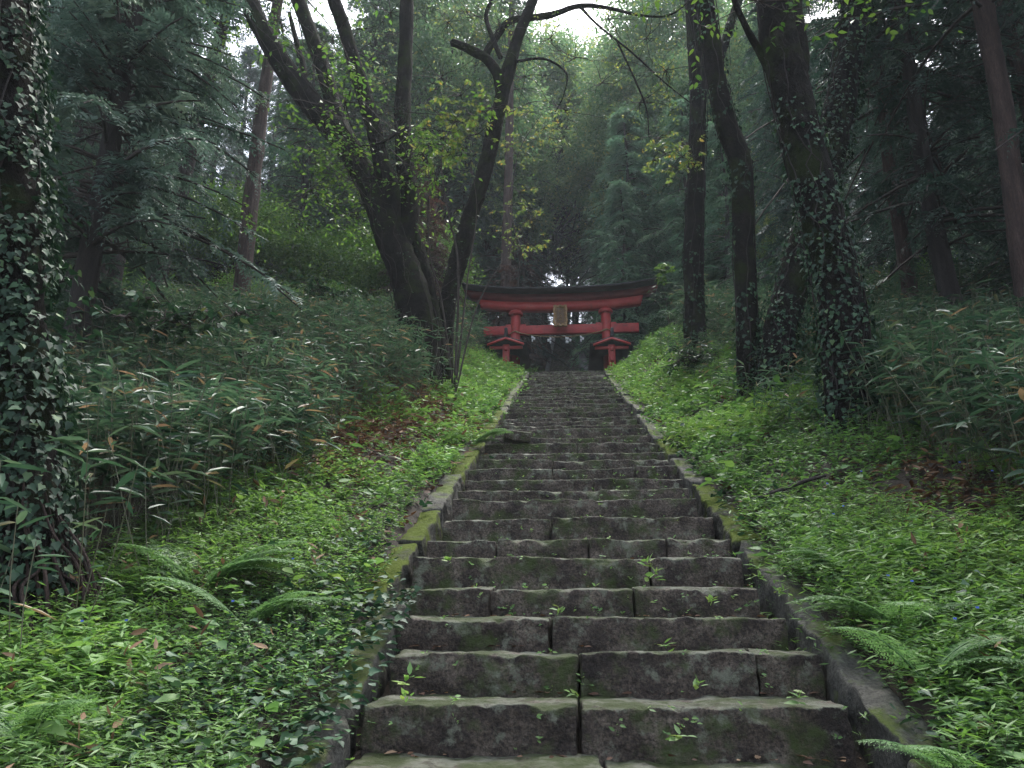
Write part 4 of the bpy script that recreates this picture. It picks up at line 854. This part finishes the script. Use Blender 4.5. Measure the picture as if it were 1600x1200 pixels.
# bamboo grass (sasa)
sas, sst = MB(), MB()
def sasa(x, y, h, ls, K=6, lo=.35, shape='lance', jitter=1.0):
    n = len(x); z = ground(x, y); b = np.stack([x, y, z], -1); lean = unit(np.stack([rng.normal(0, .22, n), rng.normal(-.05, .22, n), np.ones(n)], -1)); h = h * rng.uniform(.5, 1.2, n) * (1.08 + .32 * n2(x, y, .75, 91)); top = b + lean * h[:, None]
    twigs(sst, b, top, .0045, .003, n=3, wob=.03, rnd=.5)
    az0 = rng.uniform(0, 6.28, n)
    for k in range(K):
        t = rng.uniform(.8, 1.0, n) if k < 4 else rng.uniform(lo, .9, n); az = az0 + k * 2.4 + rng.normal(0, .4, n)
        d = np.stack([np.cos(az), np.sin(az), rng.uniform(-.45, .45, n)], -1); pos = b + lean * (h * t)[:, None]; L = ls * rng.uniform(.55, 1.2, n)
        leaves(sas, pos, d, Zv + rng.normal(0, .3, (n, 3)), L, L * rng.uniform(.14, .21, n), shape)
def sasaL(x, y): return np.where(x < LB(y) + edge_noise(x, y) - .0, np.where((y < 5.6) & (x > -4.2 - .5 * (y - 4)), .15, .95), 0) * np.where(y < 4.2, .25, 1)
def sasaR(x, y): return np.where(x > RB(y) + .25 * sstep((y - 8) / 3) + edge_noise(x, y), .95, 0) * np.where((y < 5.0), .0, 1)
for y0, y1, dens, ls, hh, xm in ((4, 9, 84, .235, .95, 8), (9, 15, 68, .21, 1.1, 12), (15, 22, 46, .22, 1.25, 18), (22, 32, 18, .32, 1.35, 24)):
    n = int(dens * (xm - 2.6) * (y1 - y0)); x, y = scatter(n, -xm, -2.6, y0, y1, sasaL); sasa(x, y, hh, ls, K=7)
    n = int(dens * (xm - 3) * (y1 - y0)); x, y = scatter(n, 3.0, xm, y0, y1, sasaR); sasa(x, y, hh * 1.1, ls, K=7)
# sparse bamboo grass round the right trunks
x, y = scatter(900, 2.6, 4.2, 8.5, 24, lambda x, y: np.full(len(x), .55)); sasa(x, y, .55, .2, K=5)
tag(sas.build('bamboo_grass', M['sasa']), 'dense knee to waist high dwarf bamboo grass with long dark leaves', kind='stuff')
tag(sst.build('bamboo_grass_stems', M['stem']), 'thin tan stems of the dwarf bamboo grass', kind='stuff')
# dead leaves
lit = MB()
n = 26000; y = rng.uniform(1.5, 34, n); x = rng.uniform(-9, 9, n); k = (np.abs(x) > 1.5); x, y = x[k], y[k]; z = ground(x, y) + rng.uniform(.005, .04, len(x)); L = rng.uniform(.05, .13, len(x)) * (1 + y / 40)
leaves(lit, np.stack([x, y, z], -1), rand_dirs(len(x), -.3, .4), Zv + rng.normal(0, .4, (len(x), 3)), L, L * rng.uniform(.3, .6, len(x)), 'ovate')
def pile(cx, cy, sx, sy, n, h, long=.16):
    x = rng.normal(cx, sx, n); y = rng.normal(cy, sy, n); z = ground(x, y) + rng.uniform(0, h, n); L = long * rng.uniform(.5, 1.3, n)
    leaves(lit, np.stack([x, y, z], -1), rand_dirs(n, -.5, .5), Zv + rng.normal(0, .5, (n, 3)), L, L * .2, 'lance', rng.uniform(.2, .9, n))
pile(-3.1, 12.3, .6, 1.6, 2600, .25); pile(-3.4, 9.5, .4, .9, 900, .22); pile(3.0, 6.9, .22, .4, 240, .16)
x = np.concatenate([rng.uniform(-3.6, -1.8, 26), rng.uniform(1.8, 4, 20)]); y = np.concatenate([rng.uniform(2.2, 7, 26), rng.uniform(3, 8, 20)])
for k in range(5):
    L = rng.uniform(.05, .11, len(x)); leaves(lit, np.stack([x, y, ground(x, y) + .1 + k * .045], -1) + rng.normal(0, .012, (len(x), 3)), rand_dirs(len(x), .2, 1) , Zv * .2 + rng.normal(0, .6, (len(x), 3)), L, L * .3, 'ovate', rng.uniform(.5, .9, len(x)))
tag(lit.build('leaf_litter', M['litter']), 'brown dead leaves lying on the banks beneath the plants', kind='stuff')
# crumbs and leaves on the treads
lit = MB(); pts_ = []
for i in range(len(ys) - 1):
    n = int(26 if ys[i] < 12 else 12); t = rng.random(n) ** 2
    xx = np.where(rng.random(n) < .45, rng.choice([-1, 1], n) * rng.uniform(.9, 1.2, n), rng.uniform(-1.1, 1.1, n)); yy = ys[i + 1] - .015 - t * .1; zz = np.full(n, max(Z0 + SL * ys[i], .12) + .018) + rng.random(n) * .01
    pts_.append(np.stack([xx, yy, zz], -1))
pts_ = np.concatenate(pts_); n = len(pts_); L = rng.uniform(.02, .08, n)
leaves(lit, pts_, rand_dirs(n, -.1, .3), Zv + rng.normal(0, .3, (n, 3)), L, L * .5, 'ovate'); 
tag(lit.build('stair_leaf_litter', M['litter']), 'small dead leaves and twigs caught at the back of the stone treads', kind='stuff')
# sprouts on risers
spr = MB(); P0 = []
for i in range(nb, len(ys) - 1):
    n = int(16 if ys[i] < 13 else 5)
    if rng.random() < .3: n *= 2
    xx = rng.uniform(-1.15, 1.15, n); edge = rng.random(n) < .35; zz = np.where(edge, Z0 + SL * ys[i] + .01, Z0 + SL * ys[i] - rng.uniform(.03, .2, n)); P0.append(np.stack([xx, np.full(n, ys[i] - .012), zz], -1))
P0 = np.concatenate(P0); K = 4; pos = np.repeat(P0, K, 0) + rng.normal(0, .008, (len(P0) * K, 3)); d = rand_dirs(len(pos), -.3, .7); d[:, 1] = -np.abs(d[:, 1]); L = rng.uniform(.014, .04, len(pos))
leaves(spr, pos, d, Zv * .7 + np.array([0, -.7, 0]) + rng.normal(0, .3, pos.shape), L, L * .42, 'ovate', rng.uniform(.4, .95, len(pos)))
for px, py, s in ((716, 1100, 1), (1062, 1150, 1.2), (1090, 1075, 1.2), (873, 960, 1.1), (1040, 1015, 1), (1020, 905, 1.6), (1010, 885, 1.6), (640, 1070, 1.6), (640, 1095, 1.3), (900, 1090, 1.1), (1110, 945, 1), (1185, 905, 1), (700, 880, 1.2), (1215, 930, 1.3), (1240, 1100, 1.5)):
    b = nos(py, px) + [0, -.03, .0]; n = 9; L = .05 * s * rng.uniform(.6, 1.2, n); leaves(spr, b + rng.normal(0, .012 * s, (n, 3)) + [0, -.02, .02], rand_dirs(n, -.2, .9) + [0, -.4, 0], Zv + rng.normal(0, .4, (n, 3)), L, L * .4, 'ovate', rng.uniform(.5, .96, n))
tag(spr.build('stair_sprouts', M['cover']), 'tiny green weeds sprouting from the stone risers and joints', kind='stuff')
# blue day flowers
fl = MB(); x, y = scatter(34, 1.7, 3.3, 3.4, 7.5, lambda x, y: np.full(len(x), .5)); x2, y2 = scatter(8, -3, -1.7, 3, 7, lambda x, y: np.full(len(x), .5)); x, y = np.append(x, x2), np.append(y, y2)
b = np.stack([x, y, ground(x, y) + .24], -1)
for s in (-1, 1): leaves(fl, b, np.stack([np.full(len(x), s * .7), np.full(len(x), -.3), np.full(len(x), .6)], -1), np.array([0, -1.0, .3]) + np.zeros((len(x), 3)), .013, .013, 'ovate')
tag(fl.build('blue_dayflowers', M['blue']), 'tiny blue flowers scattered through the herbs', kind='stuff')

# ferns
def fern(label, px, py, Yd, nf, L, seed, az=None, sp=6.28):
    b = P(px, py, Yd); b[2] = max(gz(b[0], b[1]) - .02, b[2] - .5); root = empty('fern', b, label, 'fern', 'ferns on the banks')
    for k in range(nf):
        a0 = (rng.choice([0, math.pi]) + rng.normal(0, .5) if az is None else az + rng.uniform(-sp, sp) / 2); l = L * rng.uniform(.75, 1.15); el = rng.uniform(.75, 1.2)
        n = 20; t = np.linspace(0, 1, n); d = np.array([math.cos(a0), math.sin(a0), 0]); pts = d * (l * t)[:, None] + Zv * (l * (el * t - .62 * t * t) + .05)[:, None]
        m_ = MB(); tube(m_, pts, np.linspace(.005, .0012, n), seg=4, resample=False, rnd=.2)
        ii = np.arange(3, n); i2 = np.repeat(ii, 1); tt = t[i2]
        tn = unit(np.gradient(pts, axis=0))[i2]; sd_ = unit(np.cross(tn, Zv)); up_ = np.cross(sd_, tn)
        pl_ = l * .30 * np.sin(np.clip(1.12 - tt, 0, 1) ** .8 * math.pi * .62)
        for s in (-1, 1):
            aa = sd_ * s + tn * .35; fronds(m_, pts[i2], aa, up_ + rng.normal(0, .06, up_.shape), pl_, .12, nt=9, wfac=.30, lw=.12, shape='quad', start=.1, rnd=np.clip(rng.normal(.55, .15, len(i2)), 0, 1))
        m_.build('frond', M['fern'], root)
fern('large pale fern with feathery fronds left of the stairs by the dark bamboo grass', 310, 915, 5.3, 9, .68, 1)
fern('feathery fern just below the largest fern, leaning over the herbs', 385, 950, 4.9, 6, .6, 2)
fern('fern with an upright frond on the bank below the near bamboo grass and dead stalks', 1400, 935, 4.9, 6, .52, 3)
fern('fern spreading low among herbs beside the right curb', 1440, 1020, 4.3, 6, .45, 4)
fern('fern in the bottom corner of the bank below the ivy-covered tree', 40, 1175, 3.6, 6, .42, 5)
fern('small fern at the weedy edge of the upper stairs', 735, 655, 11.8, 7, .6, 6)
fern('fern with soft fronds beside the right curb, lowest of the right bank', 1500, 1120, 3.7, 7, .42, 7)
fern('fern half hidden in herbs high on the right bank by the fallen branch', 1330, 880, 5.8, 6, .42, 8)
# fallen branch
m_ = MB(); p = [P(1170, 742, 7.6), P(1215, 741, 7.7), P(1255, 738, 7.8), P(1290, 741, 7.7)]; p = [np.array([q[0], q[1], gz(q[0], q[1]) + .13 + .03 * i]) for i, q in enumerate(p)]
b0 = p[0].copy(); tube(m_, p, [.016, .022, .02, .012], seg=7, step=.06, rough=.2); tube(m_, [p[2], p[2] + [.25, .1, .12]], [.01, .004], seg=5)
tag(m_.build('fallen_branch', M['bark_dark'], smooth=True, origin=b0), 'thin dark fallen branch lying on herbs beside the right curb', 'branch')
# broad-leaved saplings in the bamboo grass
for px, py, Yd, lab, mt in ((245, 495, 9.0, 'sapling with broad pale leaves reaching out over the bamboo grass from the ivy tree', 'ivy'), (400, 560, 11.5, 'small sapling with blue-green layered leaves in the middle of the bamboo grass', 'ivy'), (1100, 560, 17, 'glossy shrub-like sapling at the foot of the slim straight trunk', 'ivy'), (500, 455, 17, 'leafy grey-green sapling at the crest of the bamboo grass beside the forked tree', 'ivy')):
    t = P(px, py, Yd); b = np.array([t[0] - .2, t[1], gz(t[0] - .2, t[1])]); lc = t + rng.normal(0, .35, (9, 3)) * [1, .6, .22]
    sapling('leafy_sapling', 'sapling', lab, b, [([b, (b + t) / 2 + [.05, 0, 0], t], .012)], lc, 50, mt, .13, R0=.42, group='leafy saplings in the undergrowth', flat=.15)
t = P(1030, 432, 28.4); b = np.array([t[0] + .3, t[1], gz(t[0] + .3, t[1])])
sapling('leafy_sapling', 'sapling', 'bright green sprig standing at the tip of the gate roof', b, [([b, t + [.2, 0, -1], t], .02)], t + rng.normal(0, .15, (3, 3)), 10, 'broad', .17, R0=.3, group='leafy saplings in the undergrowth')

# ------------------------------------------------------------------ haze
hz = MB(); box(hz, (0, 62, 38), (230, 190, 96)); hz = hz.build('haze', None); hz['kind'] = 'stuff'; hz['label'] = 'thin pale damp air of the forest'
m = bpy.data.materials.new('haze_air'); m.use_nodes = True; t = m.node_tree; t.nodes.clear(); o = t.nodes.new('ShaderNodeOutputMaterial')
pv = t.nodes.new('ShaderNodeVolumePrincipled'); pv.inputs['Color'].default_value = (.80, .88, .92, 1); pv.inputs['Density'].default_value = .0008; pv.inputs['Anisotropy'].default_value = .2
t.links.new(pv.outputs[0], o.inputs['Volume']); hz.data.materials.append(m)
# ------------------------------------------------------------------ labels of look-alikes, told apart by place
bpy.context.view_layer.update()
Mi = _M.T
def pix(o):
    v = Mi @ (np.array(o.matrix_world.translation) + np.array([0, 0, 4.0]) - CAMP); return 800 + FPX * v[0] / -v[2]
ORD = 'first second third fourth fifth sixth seventh eighth ninth tenth eleventh twelfth thirteenth fourteenth fifteenth sixteenth seventeenth eighteenth nineteenth twentieth'.split()
def ordw(i): return ORD[i] if i < 20 else 'twenty-' + ORD[i - 20] if i < 29 else 'thirtieth' if i == 29 else 'thirty-' + ORD[i - 30]
DESC = {'conifers filling the wooded slope': None}
from collections import defaultdict
by = defaultdict(list)
for o in sc.objects:
    if o.parent is None and o.get('group') and o.type == 'EMPTY': by[(o['group'], o['label'])].append(o)
TR = 0
SHORT = {FAR[0]: 'green conifer', FAR[1]: 'dark blue-green conifer', FAR[2]: 'pale grey-green conifer', FAR[3]: 'dark red-trunked conifer',
         'x': 'pale green leafy tree', 'bright green leafy tree in the gap behind the bamboo grass slope': 'bright green leafy tree', 'tall yellow-green leafy tree standing among the conifers behind the red gate': 'yellowing leafy tree',
         'bright green shrub growing between the tree trunks on the slope': 'bright green shrub', 'dark glossy shrub growing at the foot of the conifers': 'dark glossy shrub'}
for (g, l), obs in by.items():
    if len(obs) < 2 or l not in SHORT: continue
    cells = defaultdict(list)
    for o in obs:
        x, y = o.location.x, o.location.y; p = pix(o)
        side = 'behind the red gate' if 560 < p < 1060 else ('beyond the forked tree' if p <= 560 else 'beyond the ivy trunks')
        dist = 'near' if y < 28 else 'middle' if y < 45 else 'far' if y < 70 else 'farthest'
        cells[(side, dist)].append((p, o))
    for (side, dist), lst in cells.items():
        lst.sort(key=lambda q: q[0])
        for i, (p, o) in enumerate(lst): o['label'] = (SHORT[l] + ' ' + side + ', ' + dist + ' row' + ('' if len(lst) == 1 else ', ' + ordw(i) + ' from left'))
